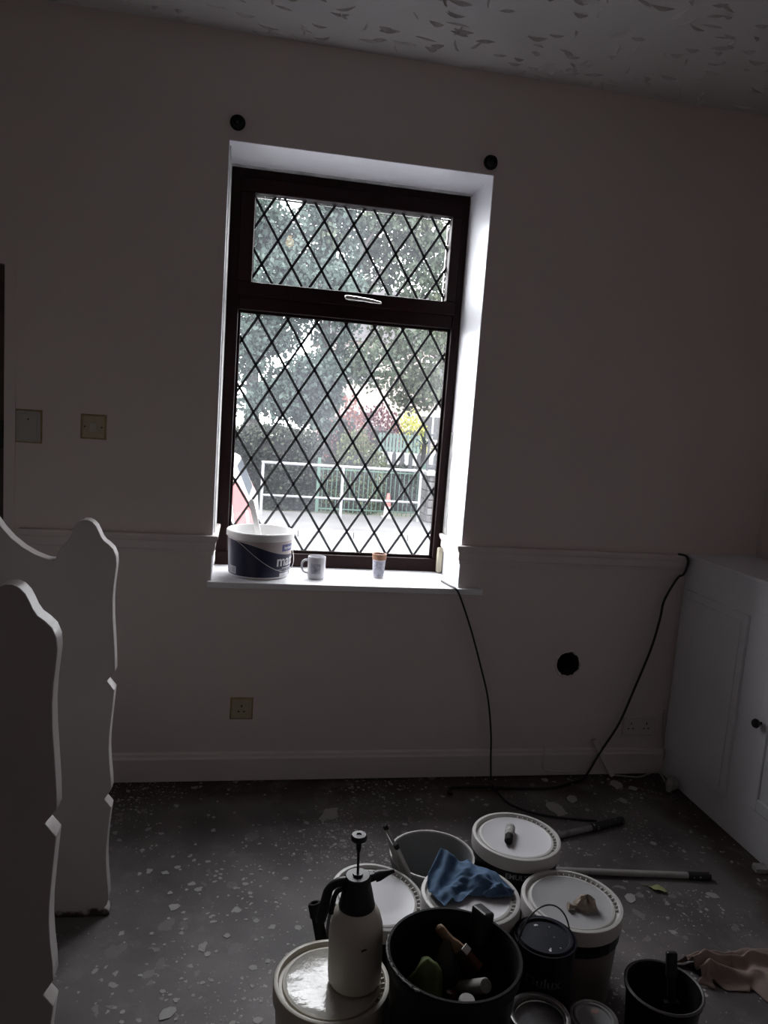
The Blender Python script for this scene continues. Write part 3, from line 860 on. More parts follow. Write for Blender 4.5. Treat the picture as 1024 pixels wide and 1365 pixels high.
def build_tubs():
    # A back right
    A = tub('white lidded black paint tub at the back, with a paint-stained stub on its lid', .874, -.926, .133, .283, M['tub_dark'])
    wrap_text('lettering', 'EMULSION', .022, .1280, -PI / 2 - .15, .2235, M['ink_grey'], A, .05)
    patch('label_band', .121, -PI * .5 - 1.0, -PI * .5 + 1.0, .08, .15, M['tub_brown'], A, off=.002, taper=.06)
    # C left, lid tipped to the right
    Ct = tub('white lidded black paint tub behind the pump sprayer, its lid tilted', .382, -1.112, .128, .242, M['tub_dark'], tilt=(math.radians(5), math.radians(7), 0), z=.010)
    # D with blue cloth
    D = tub('white lidded paint tub under the crumpled blue cloth', .639, -1.220, .129, .302, M['tub_white'])
    # E right
    lidE = mat('worn_grey_lid', (0.33, 0.325, 0.335), .5, noise=(9, .04))
    E = tub('white lidded brown paint tub with crumpled tan paper on its lid', .940, -1.193, .1355, .252, M['tub_brown'], tilt=(0, 0, .3), panel=lidE)
    patch('label_band', .127, -PI * .5 - 1.8, -PI * .5 + 1.6, .175, .212, M['tub_dark'], E, off=.005, taper=.06)
    # F front left
    Fp = mat('wet_film_lid', (0.50, 0.49, 0.45), 0.12, noise=(14, .22), bump=(9, .55, .012))
    Ff = tub('large cream lidded paint tub at the front left, under the pump sprayer', .261, -1.382, .135, .215, M['cream_tub'], lidmat=M['cream_tub'], panel=Fp)
    # B grey open bucket
    B = thing('grey_bucket', 'open grey bucket at the back holding a small roller tray', 'bucket', (.621, -.898, 0))
    r, H = .1275, .213
    MB().lathe([(0, .002), (r * .80, .002), (r * .82, .006), (r - .004, H - .025), (r, H - .022), (r + .001, H - .003), (r, H), (r - .004, H), (r - .006, H - .006), (r * .80, .010), (0, .010)], 64).obj('body', M['tub_grey'], B, smooth=40)
    MB().lathe([(r + .0005, H - .004), (r + .003, H - .002), (r + .002, H + .002), (r - .003, H + .002), (r - .005, H - .002)], 64).obj('rim', M['lid_rim'], B, smooth=40)
    # G black bucket
    G = thing('black_bucket', 'large open black bucket in front full of decorating tools', 'bucket', (.509, -1.509, 0))
    r, H = .1475, .364
    MB().lathe([(0, .002), (r * .78, .002), (r * .80, .008), (r - .006, H - .035), (r, H - .030), (r + .001, H - .003), (r - .001, H), (r - .005, H), (r - .008, H - .008), (r * .77, .012), (0, .012)], 64).obj('body', M['tub_dark'], G, smooth=40)
    b = MB(); b.lathe([(r, H - .004), (r + .004, H - .001), (r + .002, H + .004), (r - .004, H + .004), (r - .006, H - .002)], 64); b.obj('rim', M['rubber'], G, smooth=40)
    # dried paint dribble along the left rim
    b = MB(); R = rnd(8); P = []; rad = []
    for i in range(40):
        a = PI * .86 + 1.25 * i / 39
        P.append(((r + .002) * math.cos(a), (r + .002) * math.sin(a), H + .004 - .003 * R.random())); rad.append(.0012 + .0020 * R.random() ** 2)
    b.tube(P, rad, 6); b.obj('paint_dribble', M['flake'], G, smooth=60)
    # H navy tin
    Ht = thing('navy_tin', 'dark navy paint tin with raised wire handle and white specks on its lid', 'tin', (.791, -1.362, 0))
    r, H = .0775, .277
    MB().lathe([(0, .001), (r, .001), (r, .006), (r - .002, .009), (r - .002, H - .008), (r, H - .005), (r, H), (r - .004, H), (r - .006, H - .006), (0, H - .006)], 48).obj('body', M['navy_dark'], Ht, smooth=40)
    nl = mat('navy_lid', (.006, .007, .015), .6, spec=.25); add_specks(nl, [(60, .42, (.6, .6, .62), 2.2, 0)])
    MB().lathe([(r - .005, H - .003), (r - .010, H + .004), (r - .016, H + .004), (r - .02, H - .001), (0, H + .001)], 48).obj('lid', nl, Ht, smooth=40)
    b = MB(); P = []
    for i in range(21):
        a = PI * i / 20
        P.append(((r + .003) * math.cos(a), .012 * math.sin(a), H - .03 + .105 * math.sin(a)))
    b.tube(P, .0022, 6); o = b.obj('handle', M['wire'], Ht, smooth=60); o.rotation_euler = (0, 0, .25)
    for s in (-1, 1):
        MB().lathe([(0, 0), (.008, 0), (.008, .004), (0, .004)], 12).obj('handle_ear', M['wire'], Ht).matrix_local = Matrix.Rotation(.25, 4, 'Z') @ Matrix.Translation((s * (r - .002), 0, H - .03)) @ Matrix.Rotation(s * PI / 2, 4, 'Y')
    wrap_text('lettering', 'Dulux', .036, r - .0018, -PI / 2 - .36, .205, M['ink_dim'], Ht)
    # I tin with ring
    I = thing('silver_tin', 'silver rimmed open paint tin at the bottom edge with grey paint inside', 'tin', (.730, -1.504, 0))
    r, H = .069, .190
    MB().lathe([(0, .001), (r, .001), (r, .006), (r - .002, .009), (r - .002, H - .008), (r, H - .005), (r + .001, H), (r - .004, H + .001), (r - .009, H - .001), (r - .009, H - .008), (r - .004, H - .012), (r - .004, .01), (0, .01)], 48).obj('body', M['tin'], I, smooth=40)
    MB().lathe([(r - .0042, H - .024), (.03, H - .025), (0, H - .026)], 32).obj('paint', M['paint_grey'], I)
    b = MB(); P = [((r - .012) * math.cos(a), (r - .012) * math.sin(a) * .96, H - .012 + .004 * math.cos(a)) for a in [2 * PI * i / 32 for i in range(33)]]
    b.tube(P, .0022, 6); b.obj('inner_ring', M['chrome'], I, smooth=60)
    # J small tin
    J = thing('small_tin', 'small closed tin at the bottom edge with a pink spot on its grey lid', 'tin', (.877, -1.485, 0))
    r, H = .055, .154
    MB().lathe([(0, .001), (r, .001), (r, .006), (r - .002, .009), (r - .002, H - .008), (r, H - .005), (r + .001, H), (r - .004, H + .001), (r - .007, H - .004), (0, H - .005)], 48).obj('body', M['tin'], J, smooth=40)
    lo = MB().lathe([(r - .007, H - .003), (r - .010, H + .001), (r - .014, H + .001), (r - .017, H - .003), (0, H - .003)], 48).obj('lid', M['paint_grey'], J, smooth=40)
    MB().lathe([(0, .0), (.008, 0), (.007, .0008), (0, .001)], 14, c=(.012, .020, H - .003), sx=1.3).obj('paint_spot', mat('pink_paint', (.40, .24, .22), .6), lo)
    # K kettle
    K = thing('paint_kettle', 'open black paint kettle at the lower right with a black brush in it', 'bucket', (1.09, -1.427, 0))
    r, H = .0915, .170
    MB().lathe([(0, .002), (r * .84, .002), (r * .86, .008), (r - .002, H - .012), (r + .003, H - .010), (r + .004, H - .002), (r + .002, H), (r - .003, H), (r - .005, H - .006), (r * .83, .010), (0, .010)], 56).obj('body', M['tub_dark'], K, smooth=40)
    MB().lathe([(r + .0035, H - .003), (r + .005, H), (r + .001, H + .003), (r - .003, H + .001)], 56).obj('rim', M['kettle_rim'], K, smooth=40)
build_tubs()

# ------------------------------------------------------------------ pump sprayer
def build_sprayer():
    t = thing('pump_sprayer', 'cloudy white pump sprayer bottle with black head standing on the front left tub', 'sprayer', (.314, -1.384, .2092), (math.radians(0), math.radians(-2.2), 0))
    MB().lathe([(0, .001), (.052, .001), (.058, .004), (.062, .012), (.063, .03), (.063, .13), (.061, .150), (.055, .172), (.046, .188), (.038, .196), (.0, .197)], 48).obj('bottle', M['bottle'], t, smooth=50)
    MB().lathe([(.030, .188), (.041, .188), (.0425, .195), (.040, .205), (.034, .235), (.031, .246), (.031, .262), (.027, .268), (.012, .269), (.012, .274), (0, .274)], 32).obj('collar', M['black'], t, smooth=35)
    b = MB(); b.tube([(0, 0, .268), (0, 0, .352)], .003, 8); b.tube([(0, 0, .325), (0, 0, .334), (0, 0, .352)], [.004, .006, .007], 10)
    po = b.obj('plunger_rod', M['black'], t, smooth=40)
    MB().lathe([(0, .350), (.010, .350), (.018, .356), (.019, .362), (.016, .368), (.006, .369), (.005, .366), (0, .366)], 24).obj('plunger_knob', M['black'], po, smooth=40)
    b = MB()
    b.tube([(.020, -.0, .254), (.045, 0, .258)], [.010, .009], 12); b.tube([(.042, 0, .257), (.052, 0, .259), (.072, 0, .262), (.088, 0, .2645)], [.0125, .0125, .007, .0045], 12)
    b.obj('nozzle', M['black'], t, smooth=40).rotation_euler = (0, 0, .12)
    # pistol grip with trigger
    b = MB(); b.tube(smooth_path([(-.020, 0, .255), (-.045, -.001, .254), (-.064, -.003, .243), (-.072, -.004, .222), (-.078, -.005, .19), (-.086, -.006, .160)], 5), [.011] * 6 + [.010] * 6 + [.011] * 6 + [.0125] * 6 + [.010] * 2, 10)
    b.obj('grip', M['black'], t, smooth=50)
    b = MB(); b.tube(smooth_path([(-.030, -.0, .238), (-.046, -.001, .232), (-.054, -.002, .214), (-.060, -.004, .180)], 5), [.006] * 16, 8)
    b.obj('trigger', M['black'], t, smooth=50)
    b = MB(); b.tube(smooth_path([(.004, -.0636, .122), (.007, -.0636, .1245), (.015, -.0622, .125)], 4), .0018, 6); b.obj('scratch_mark', M['black'], t)
build_sprayer()

# ------------------------------------------------------------------ cloths
def sheet(name, P, thick, material, label, cat, z=None):
    b = MB(); b.grid(P)
    o = b.obj(name, material, smooth=70, fix=False)
    md = o.modifiers.new('solid', 'SOLIDIFY'); md.thickness = thick; md.offset = 1
    md2 = o.modifiers.new('sub', 'SUBSURF'); md2.levels = 1; md2.render_levels = 1
    return tag(o, label, cat)

def build_cloths():
    # blue cloth over tub D: heights over the lid by hand-laid folds
    zl = .304
    back = [(.560, -1.118, .322), (.592, -1.088, .350), (.618, -1.103, .338), (.648, -1.112, .326), (.690, -1.118, .318), (.730, -1.160, .313), (.757, -1.225, .309)]
    mid1 = [(.535, -1.165, .318), (.575, -1.140, .328), (.610, -1.150, .320), (.650, -1.160, .334), (.690, -1.165, .330), (.726, -1.195, .316), (.752, -1.236, .309)]
    mid2 = [(.528, -1.200, .311), (.565, -1.190, .313), (.605, -1.185, .316), (.650, -1.190, .330), (.690, -1.205, .336), (.720, -1.222, .325), (.742, -1.243, .311)]
    mid3 = [(.534, -1.235, .308), (.565, -1.225, .318), (.600, -1.215, .312), (.640, -1.213, .310), (.680, -1.222, .326), (.705, -1.234, .320), (.728, -1.247, .309)]
    front = [(.553, -1.272, .307), (.578, -1.258, .313), (.606, -1.252, .306), (.634, -1.232, .305), (.665, -1.236, .306), (.690, -1.243, .306), (.712, -1.250, .306)]
    rows0 = [back, mid1, mid2, mid3, front]
    nR, nC = 30, 40
    def cr(a, b, c, d, t):
        return 0.5 * ((2 * b) + (c - a) * t + (2 * a - 5 * b + 4 * c - d) * t * t + (3 * b - a - 3 * c + d) * t ** 3)
    def ip(L, u):
        n = len(L) - 1; x = u * n; i = min(int(x), n - 1); t = x - i
        g = lambda k: Vector(L[max(0, min(n, k))])
        return cr(g(i - 1), g(i), g(i + 1), g(i + 2), t)
    P = []
    for j in range(nR + 1):
        row = []
        for i in range(nC + 1):
            col = [ip(r_, i / nC) for r_ in rows0]
            p = ip(col, j / nR)
            p.z += .0055 * math.sin(i * .62 + j * .32 + 1.5 * vnoise(i * .2, j * .2, 3)) + .0042 * vnoise(i * .45, j * .45, 7)
            p.z = max(p.z, zl)
            row.append(p)
        P.append(row)
    sheet('blue_cloth', P, .0016, M['blue_cloth'], 'crumpled blue cloth lying on a white tub lid, one corner standing up', 'cloth')
    # pink cloth on the floor at the right: a twisted roll of folds that fans out
    cl = [Vector(p) for p in ((1.325, -1.20, 0), (1.37, -1.190, 0), (1.43, -1.195, 0), (1.49, -1.205, 0), (1.545, -1.225, 0), (1.60, -1.255, 0), (1.66, -1.29, 0), (1.74, -1.33, 0))]
    wd = [.040, .058, .058, .062, .105, .135, .15, .14]
    P = []
    path = smooth_path(cl, 6); n = len(path)
    for i, c in enumerate(path):
        u = i / (n - 1) * (len(wd) - 1); k = min(int(u), len(wd) - 2); W = wd[k] + (wd[k + 1] - wd[k]) * (u - k)
        t = (path[min(i + 1, n - 1)] - path[max(i - 1, 0)]).normalized(); nn = Vector((-t.y, t.x, 0))
        row = []
        for j in range(41):
            v = j / 40 * 2 - 1
            prof = (1 - abs(v) ** 2.2)
            z = prof * (.042 + .012 * math.sin(i * .35)) + .013 * prof * math.sin(v * 9 + 2.2 * vnoise(i * .12, v * 1.5, 2) + i * .05) + .012 * prof * vnoise(i * .35, v * 3.5, 9)
            off = .010 * vnoise(i * .3, v * 2, 5)
            q = c + nn * (W * v + off * (1 if abs(v) < .95 else 2.2)) + t * (.012 * vnoise(v * 4, i * .2, 8) + (.025 * vnoise(v * 3, 1, 4) if i in (0, n - 1) else 0))
            row.append((q.x, q.y, max(.003, z + .004)))
        P.append(row)
    sheet('pink_rag', P, .002, M['pink_cloth'], 'dusty pink cloth bunched up in folds on the floor at the lower right', 'cloth')
    # crumpled paper on lid E
    b = MB(); R = rnd(21)
    P = []
    for j in range(9):
        row = []
        th = PI * .5 * j / 8
        for i in range(17):
            a = 2 * PI * i / 16
            k = 1 + .28 * vnoise(math.cos(a) * 1.8 + 5, math.sin(a) * 1.8 + j * .5, 6) + .12 * vnoise(a * 3, j, 1) * (i % 16 > 0)
            row.append((.030 * k * math.cos(a) * math.cos(th) * 1.1, .026 * k * math.sin(a) * math.cos(th), .034 * math.sin(th) * (1 + .3 * vnoise(math.cos(a) * 2, math.sin(a) * 2, 4))))
        P.append(row)
    b.grid(P)
    # loose twist to the left
    b.tube(smooth_path([(-.022, 0, .012), (-.038, -.004, .010), (-.052, -.003, .012)], 4), [.012, .010, .006, .005, .006, .008, .009, .011, .011], 7)
    o = b.obj('crumpled_paper', M['tissue'], smooth=25); o.location = (.966, -1.222, .2432)
    tag(o, 'crumpled piece of tan paper lying on the right white tub lid', 'paper')
    # cloths stuffed in the black bucket
    def bundle(nm, loc, sx, sy, sz, seed, mt, lb):
        b = MB(); P = []
        for j in range(17):
            th = -PI / 2 + PI * j / 16
            row = []
            for i in range(33):
                a = 2 * PI * i / 32
                d = (math.cos(a) * math.cos(th), math.sin(a) * math.cos(th), math.sin(th))
                k = 1 + .22 * vnoise(d[0] * 2.2 + seed, d[1] * 2.2 + d[2] * 1.7, seed) + .12 * vnoise(d[0] * 5 + seed, d[1] * 5 - d[2] * 4, seed + 1)
                row.append((sx * k * d[0], sy * k * d[1], sz * d[2] * (1 + .15 * (k - 1))))
            P.append(row)
        b.grid(P); o = b.obj(nm, mt, smooth=60); o.location = loc
        return tag(o, lb, 'cloth')
    bundle('crumpled_cloth', (.522, -1.420, .172), .038, .032, .156, 3, M['brown_cloth'], 'grey brown cloth stuffed upright at the back inside the black bucket')
    bundle('crumpled_cloth', (.462, -1.470, .168), .050, .050, .155, 7, M['green_cloth'], 'green cloth stuffed in the left side of the black bucket')
build_cloths()

# ------------------------------------------------------------------ tools
def orient(o, a, b, up=(0, 0, 1)):
    """place object whose local +Z runs from a to b"""
    a, b = Vector(a), Vector(b); z = (b - a).normalized()
    x = Vector(up).cross(z)
    x = x.normalized() if x.length > 1e-4 else Vector((1, 0, 0))
    y = z.cross(x)
    m = Matrix((x, y, z)).transposed().to_4x4(); m.translation = a
    o.matrix_world = m

def build_tools():
    # paint brush in the black bucket, bristles down
    t = thing('paint_brush', 'paint brush with pale wooden handle and metal ferrule in the black bucket', 'brush')
    MB().box((-.024, -.007, .0), (.024, .007, .075)).obj('bristles', M['red'], t, bevel=.004)
    MB().box((-.026, -.009, .072), (.026, .009, .104)).obj('ferrule', M['tin'], t, bevel=.002)
    b = MB(); P = []
    for (w_, th, z) in ((.024, .009, .104), (.022, .009, .125), (.013, .009, .15), (.012, .008, .18), (.015, .008, .205), (.012, .007, .222), (.004, .003, .228)):
        P.append([(w_ * math.cos(a), th * math.sin(a), z) for a in [2 * PI * i / 14 for i in range(15)]])
    b.grid(P); b.obj('wooden_handle', M['wood'], t, smooth=50)
    orient(t, (.585, -1.458, .274), (.500, -1.392, .345), up=(.3, .9, .6))
    t.matrix_world = t.matrix_world @ Matrix.Diagonal((1.15, 1.2, .56, 1))
    # mini roller sleeve
    t = thing('roller_sleeve', 'small white roller sleeve leaning in the black bucket', 'roller')
    MB().lathe([(.006, 0), (.014, .001), (.016, .006), (.016, .114), (.014, .119), (.006, .120), (.006, .0)], 24).obj('sleeve', M['roller'], t, smooth=40)
    MB().lathe([(0, .002), (.0065, .002), (.0065, .118), (0, .118)], 14).obj('core', M['plate'], t, smooth=40)
    orient(t, (.553, -1.450, .225), (.585, -1.555, .318))
    t.matrix_world = t.matrix_world
    # tube with white cap
    t = thing('filler_tube', 'dark tube with a round white cap standing in the front of the black bucket', 'tube')
    MB().lathe([(0, 0.0), (.019, .0), (.021, .004), (.021, .282), (.017, .290), (0, .290)], 24).obj('tube_body', M['rubber'], t, smooth=40)
    MB().lathe([(.0, .289), (.017, .289), (.0175, .305), (.016, .309), (0, .309)], 24).obj('cap', M['roller'], t, smooth=40)
    orient(t, (.522, -1.575, .0135), (.518, -1.592, .30))
    # scraper with red handle
    t = thing('paint_scraper', 'scraper with a dark red handle upright in the middle of the black bucket', 'scraper')
    MB().box((-.022, -.001, 0), (.022, .001, .12)).obj('blade', M['tin'], t)
    MB().lathe([(0, .11), (.009, .11), (.011, .13), (.013, .17), (.011, .20), (.014, .225), (.010, .238), (0, .24)], 16, sx=1.2, sy=.8).obj('handle', M['red'], t, smooth=50)
    orient(t, (.510, -1.510, .0145), (.520, -1.485, .30))
    # black dustpan brush sticking above the rim at the back
    t = thing('block_brush', 'black block brush handle sticking up over the back rim of the black bucket', 'brush')
    MB().box((-.020, -.012, 0), (.020, .012, .30)).obj('bristle_block', M['rubber'], t, bevel=.004)
    MB().box((-.026, -.015, .30), (.026, .015, .385)).obj('handle', M['black'], t, bevel=.006)
    orient(t, (.580, -1.452, .0145), (.604, -1.412, .40), up=(1, .4, 0))
    # stub on lid A
    t = thing('roller_stub', 'grey paint-stained roller stub lying on the back white lid', 'roller')
    st = mat('stained_roller', (.30, .29, .28), .7, noise=(90, .7), bump=(120, .4, .002))
    MB().lathe([(0, 0), (.011, 0), (.0125, .004), (.0125, .030), (.010, .032), (0, .032)], 18).obj('black_end', M['rubber'], t, smooth=40)
    MB().lathe([(0, .030), (.0125, .031), (.0145, .036), (.0145, .080), (.012, .084), (0, .084)], 18).obj('sleeve', st, t, smooth=40)
    orient(t, (.833, -.968, .2885), (.862, -.902, .2895))
    # extension poles
    t = thing('extension_pole', 'dark paint-splashed pole with black grip on the floor behind the back tub', 'pole')
    L = .58
    MB().tube([(0, 0, 0), (0, 0, L - .16)], .0115, 14).obj('shaft', M['pole_grey'], t, smooth=40)
    gm = mat('splashed_grip', (.014, .014, .014), .6); add_specks(gm, [(70, .5, (.35, .35, .34), 1.1, 0)])
    MB().lathe([(0, L - .16), (.013, L - .16), (.0145, L - .15), (.0145, L - .02), (.0155, L - .018), (.0155, L), (0, L)], 18).obj('grip', gm, t, smooth=40)
    d = Vector((1.529 - 1.0, -.409 + .565, 0)).normalized()
    a = Vector((1.524, -.412, .016)) - d * L
    orient(t, a, (1.524, -.412, .016))
    t = thing('extension_pole', 'off-white pole with black end on the floor behind the tub with tan paper', 'pole')
    L = .72
    MB().tube([(0, 0, 0), (0, 0, L - .075)], .011, 14).obj('shaft', M['pole_white'], t, smooth=40)
    MB().lathe([(0, L - .08), (.012, L - .08), (.0135, L - .07), (.0135, L), (0, L)], 18).obj('end_grip', gm, t, smooth=40)
    d = Vector((1.665 - 1.252, -.778 + .724, 0)).normalized()
    a = Vector((1.665, -.778, .014)) - d * L
    orient(t, a, (1.665, -.778, .014))
    # roller tray standing in the grey bucket
    t = thing('roller_tray', 'small grey roller tray standing on end in the open grey bucket', 'tray')
    b = MB()
    W, LN = .046, .27
    P = []
    for i in range(13):
        z = LN * i / 12; dpt = .030 * (1 - (i / 12) ** 2 * .75)
        P.append([(-W - .006, .0, z), (-W - .002, .003, z), (-W, .0, z), (-W + .006, -dpt, z), (0, -dpt - .001, z), (W - .006, -dpt, z), (W, 0, z), (W + .002, .003, z), (W + .006, .0, z)])
    b.grid(P); b.add(P[0], [tuple(range(9))])
    o = b.obj('pan', M['tray'], t, smooth=40, fix=False); md = o.modifiers.new('solid', 'SOLIDIFY'); md.thickness = .003
    for s in (-1, 1):
        MB().tube([(s * (W + .004), 0, .004), (s * (W + .004), 0, LN)], .0055, 10).obj('rolled_rim', M['pole_white'], t, smooth=40)
        MB().lathe([(0, 0), (.007, 0), (.008, .006), (.007, .016), (0, .017)], 12, c=(s * (W + .003), 0, LN - .004)).obj('black_foot', M['rubber'], t, smooth=40)
    orient(t, (.600, -.925, .062), (.470, -.950, .318), up=(1, .12, .6))
    # leaning black tube
    t = thing('black_pipe', 'black pipe with an open end leaning against the left tub behind the sprayer', 'pipe')
    MB().lathe([(.010, .0), (.015, .0), (.015, .235), (.018, .238), (.018, .268), (.015, .272), (.010, .272), (.009, .24), (.009, .002)], 20).obj('pipe_body', M['rubber'], t, smooth=40)
    orient(t, (.295, -1.238, .006), (.236, -1.172, .262))
    # brush in the kettle
    t = thing('kettle_brush', 'black brush standing in the black paint kettle', 'brush')
    MB().box((-.018, -.008, 0), (.018, .008, .08)).obj('bristles', M['rubber'], t, bevel=.003)
    MB().box((-.019, -.009, .078), (.019, .009, .105)).obj('ferrule', M['black'], t, bevel=.002)
    MB().box((-.010, -.006, .104), (.010, .006, .165)).obj('neck', M['black'], t, bevel=.003)
    MB().box((-.014, -.008, .160), (.014, .008, .225)).obj('handle', M['black'], t, bevel=.005)
    orient(t, (1.125, -1.435, .0125), (1.127, -1.385, .235), up=(.2, 1, 0))
build_tools()

# ------------------------------------------------------------------ things on the sill
def build_sill():
    t = thing('matt_paint_tub', 'open white paint tub with navy label on the window sill', 'tub', (.085, .150, .83))
    r, H = .134, .186
    MB().lathe([(0, .001), (r - .014, .001), (r - .010, .005), (r - .004, H - .030), (r - .001, H - .029), (r - .001, H - .026), (r + .004, H - .024), (r + .004, H - .004), (r + .001, H), (r - .005, H), (r - .007, H - .006), (r - .014, .008), (0, .008)], 72).obj('body', M['tub_white'] if 0 else M['stick'], t, smooth=35)
    MB().lathe([(r - .010, .06), (0, .06)], 40).obj('paint', M['ink_white'], t)
    # label: navy field below a swooping edge, pale upper right
    Rb = r - .010; tp = (.006) / (H - .05)
    cam_a = math.atan2(-2.982 - .15, -.085) # direction towards the room
    a0, a1 = cam_a - 1.52, cam_a + 1.52
    def top(u):
        # navy edge: high at the left, sweeping down to the middle, then level
        s = 1 / (1 + math.exp(-(u - .55) * 9))
        return .153 - .058 * s
    patch('navy_label', Rb, a0, a1, .008, .155, M['navy'], t, off=.0010, n=60, taper=tp, shape=lambda u: (.010, top(u)))
    patch('label_top', Rb, a0 + .72, a1, .008, .14, M['pinkwhite'], t, off=.0007, n=40, taper=tp, shape=lambda u: (top((u * (3.04 - .72) + .72) / 3.04), .154))
    wrap_text('lettering', 'matt', .062, Rb + .0055, cam_a + 1.00, .074, M['ink_white'], t, tp)
    bx = patch('logo_box', Rb, cam_a + .74, cam_a + 1.30, .114, .142, M['ink_blue'], t, off=.0065, n=10, taper=tp)
    wrap_text('logo_lettering', 'leyland', .019, Rb + .0070, cam_a + 1.04, .128, M['ink_white'], t, tp)
    patch('text_line', Rb, cam_a + .55, cam_a + 1.12, .038, .0405, M['ink_grey'], t, off=.0030, n=10, taper=tp)
    patch('text_line', Rb, cam_a + .70, cam_a + 1.12, .030, .0325, M['ink_grey'], t, off=.0030, n=10, taper=tp)
    patch('white_box', Rb, cam_a + .72, cam_a + 1.22, .010, .025, M['ink_white'], t, off=.0016, n=10, taper=tp)
    # bracket line under and right of the word
    patch('label_line', Rb, cam_a + .80, cam_a + 1.42, .044, .0465, M['ink_white'], t, off=.0034, n=10, taper=tp)
    patch('label_line', Rb, cam_a + 1.40, cam_a + 1.43, .0465, .098, M['ink_white'], t, off=.0034, n=2, taper=tp)
    # bar code
    bc = patch('bar_code', Rb, cam_a - 1.12, cam_a - .80, .014, .045, M['ink_white'], t, off=.0018, n=8, taper=tp)
    R = rnd(3); a = cam_a - 1.07
    while a < cam_a - .86:
        wv = R.choice((.008, .012, .02)); patch('bar', Rb, a, a + wv, .019, .041, M['ink_grey'], bc, off=.0024, n=1, taper=tp); a += wv + R.choice((.01, .018))
    # wire handle hanging in front
    b = MB(); P = []
    for i in range(25):
        a = PI * i / 24
        P.append(((r + .008) * math.cos(a), -(r + .006) * math.sin(a), (H - .034) - .118 * math.sin(a) ** 1.3))
    b.tube(P, .0013, 6); o = b.obj('wire_handle', M['pole_white'], t, smooth=60); o.rotation_euler = (0, 0, .85)
    # stirring stick
    b = MB()
    t2 = thing('stirring_stick', 'pale stick standing in the open paint tub on the sill', 'stick')
    b.box((-.011, -.0035, 0), (.011, .0035, .250)); b.tube([(0, -.0035, .250), (0, .0035, .250)], .011, 16)
    b.obj('stick_blade', M['stick'], t2, bevel=.0015)
    orient(t2, (.105, .080, .892), (.036, .118, 1.150), up=(.25, 1, 0))
    # mug
    t = thing('white_mug', 'pale mug with grey print standing on the sill right of the paint tub', 'mug', (.318, .100, .83))
    MB().lathe([(0, .002), (.028, .002), (.033, 0), (.036, .004), (.037, .012), (.037, .088), (.0365, .091), (.034, .091), (.033, .086), (.033, .010), (0, .008)], 36).obj('cup', M['porcelain'], t, smooth=40)
    b = MB(); b.tube(smooth_path([(-.035, 0, .074), (-.050, -.002, .074), (-.060, -.004, .062), (-.060, -.004, .040), (-.052, -.003, .026), (-.035, 0, .020)], 5), .0048, 10)
    b.obj('handle', M['porcelain'], t, smooth=60)
    patch('print', .037, -PI / 2 - .75, -PI / 2 + .35, .024, .066, M['cup_print'], t, off=.0006)
    # cup with brown band
    t = thing('beaker', 'small printed beaker with a brown band at the rim near the right sill end', 'cup', (.588, .150, .83))
    MB().lathe([(0, .002), (.021, .002), (.0225, 0), (.024, .006), (.029, .098), (.0285, .100), (.0265, .100), (.022, .010), (0, .008)], 32).obj('cup', M['porcelain'], t, smooth=40)
    MB().lathe([(.0286, .078), (.0296, .078), (.0306, .099), (.0306, .1025), (.0262, .1025), (.0262, .094)], 32).obj('brown_band', M['terracotta'], t, smooth=40)
    patch('print', .0235, -PI / 2 - 1.3, -PI / 2 + 1.1, .008, .074, M['cup_print'], t, off=.0012, taper=.055)
build_sill()

def build_pendant():
    # bare ceiling lamp in the middle of the room, whose reflection shows in the upper pane
    t = thing('pendant_lamp', 'bare lit bulb hanging from the ceiling in the middle of the room', 'lamp', (.25, -1.95, CEIL))
    MB().lathe([(0, 0), (.05, 0), (.045, -.018), (.012, -.026), (0, -.026)], 24).obj('ceiling_rose', M['plate'], t, smooth=40)
    MB().tube([(0, 0, -.02), (0, 0, -.10)], .003, 8).obj('flex', M['plate'], t)
    MB().lathe([(0, -.098), (.014, -.098), (.018, -.11), (.018, -.135), (0, -.135)], 16).obj('lamp_holder', M['plate'], t, smooth=40)
    e = bpy.data.materials.new('bulb_glow'); e.use_nodes = True
    n = e.node_tree; n.nodes.clear(); o = n.nodes.new('ShaderNodeOutputMaterial'); em = n.nodes.new('ShaderNodeEmission')
    em.inputs[0].default_value = (1.0, .72, .38, 1); em.inputs[1].default_value = BULB
    n.links.new(em.outputs[0], o.inputs[0])
    MB().lathe([(.013, -.135), (.016, -.145), (.027, -.165), (.030, -.182), (.026, -.198), (.014, -.209), (0, -.212)], 24).obj('bulb', e, t, smooth=60)
build_pendant()

# ------------------------------------------------------------------ floor debris
def flake_mesh(nm, R, r, h, mt, sx=1.0):
    n = R.randint(9, 14); b = MB()
    out = []
    for i in range(n):
        a = 2 * PI * i / n + R.uniform(-.2, .2); k = r * R.uniform(.68, 1.12)
        out.append((k * math.cos(a) * sx, k * math.sin(a)))
    top = [(x, y, h + R.uniform(0, h)) for x, y in out]; bot = [(x * .97, y * .97, 0) for x, y in out]
    b.add(top + bot, [tuple(range(n)), tuple(range(2 * n - 1, n - 1, -1))] + [(i, i + n, (i + 1) % n + n, (i + 1) % n) for i in range(n)])
    return b.mesh(nm, mt)

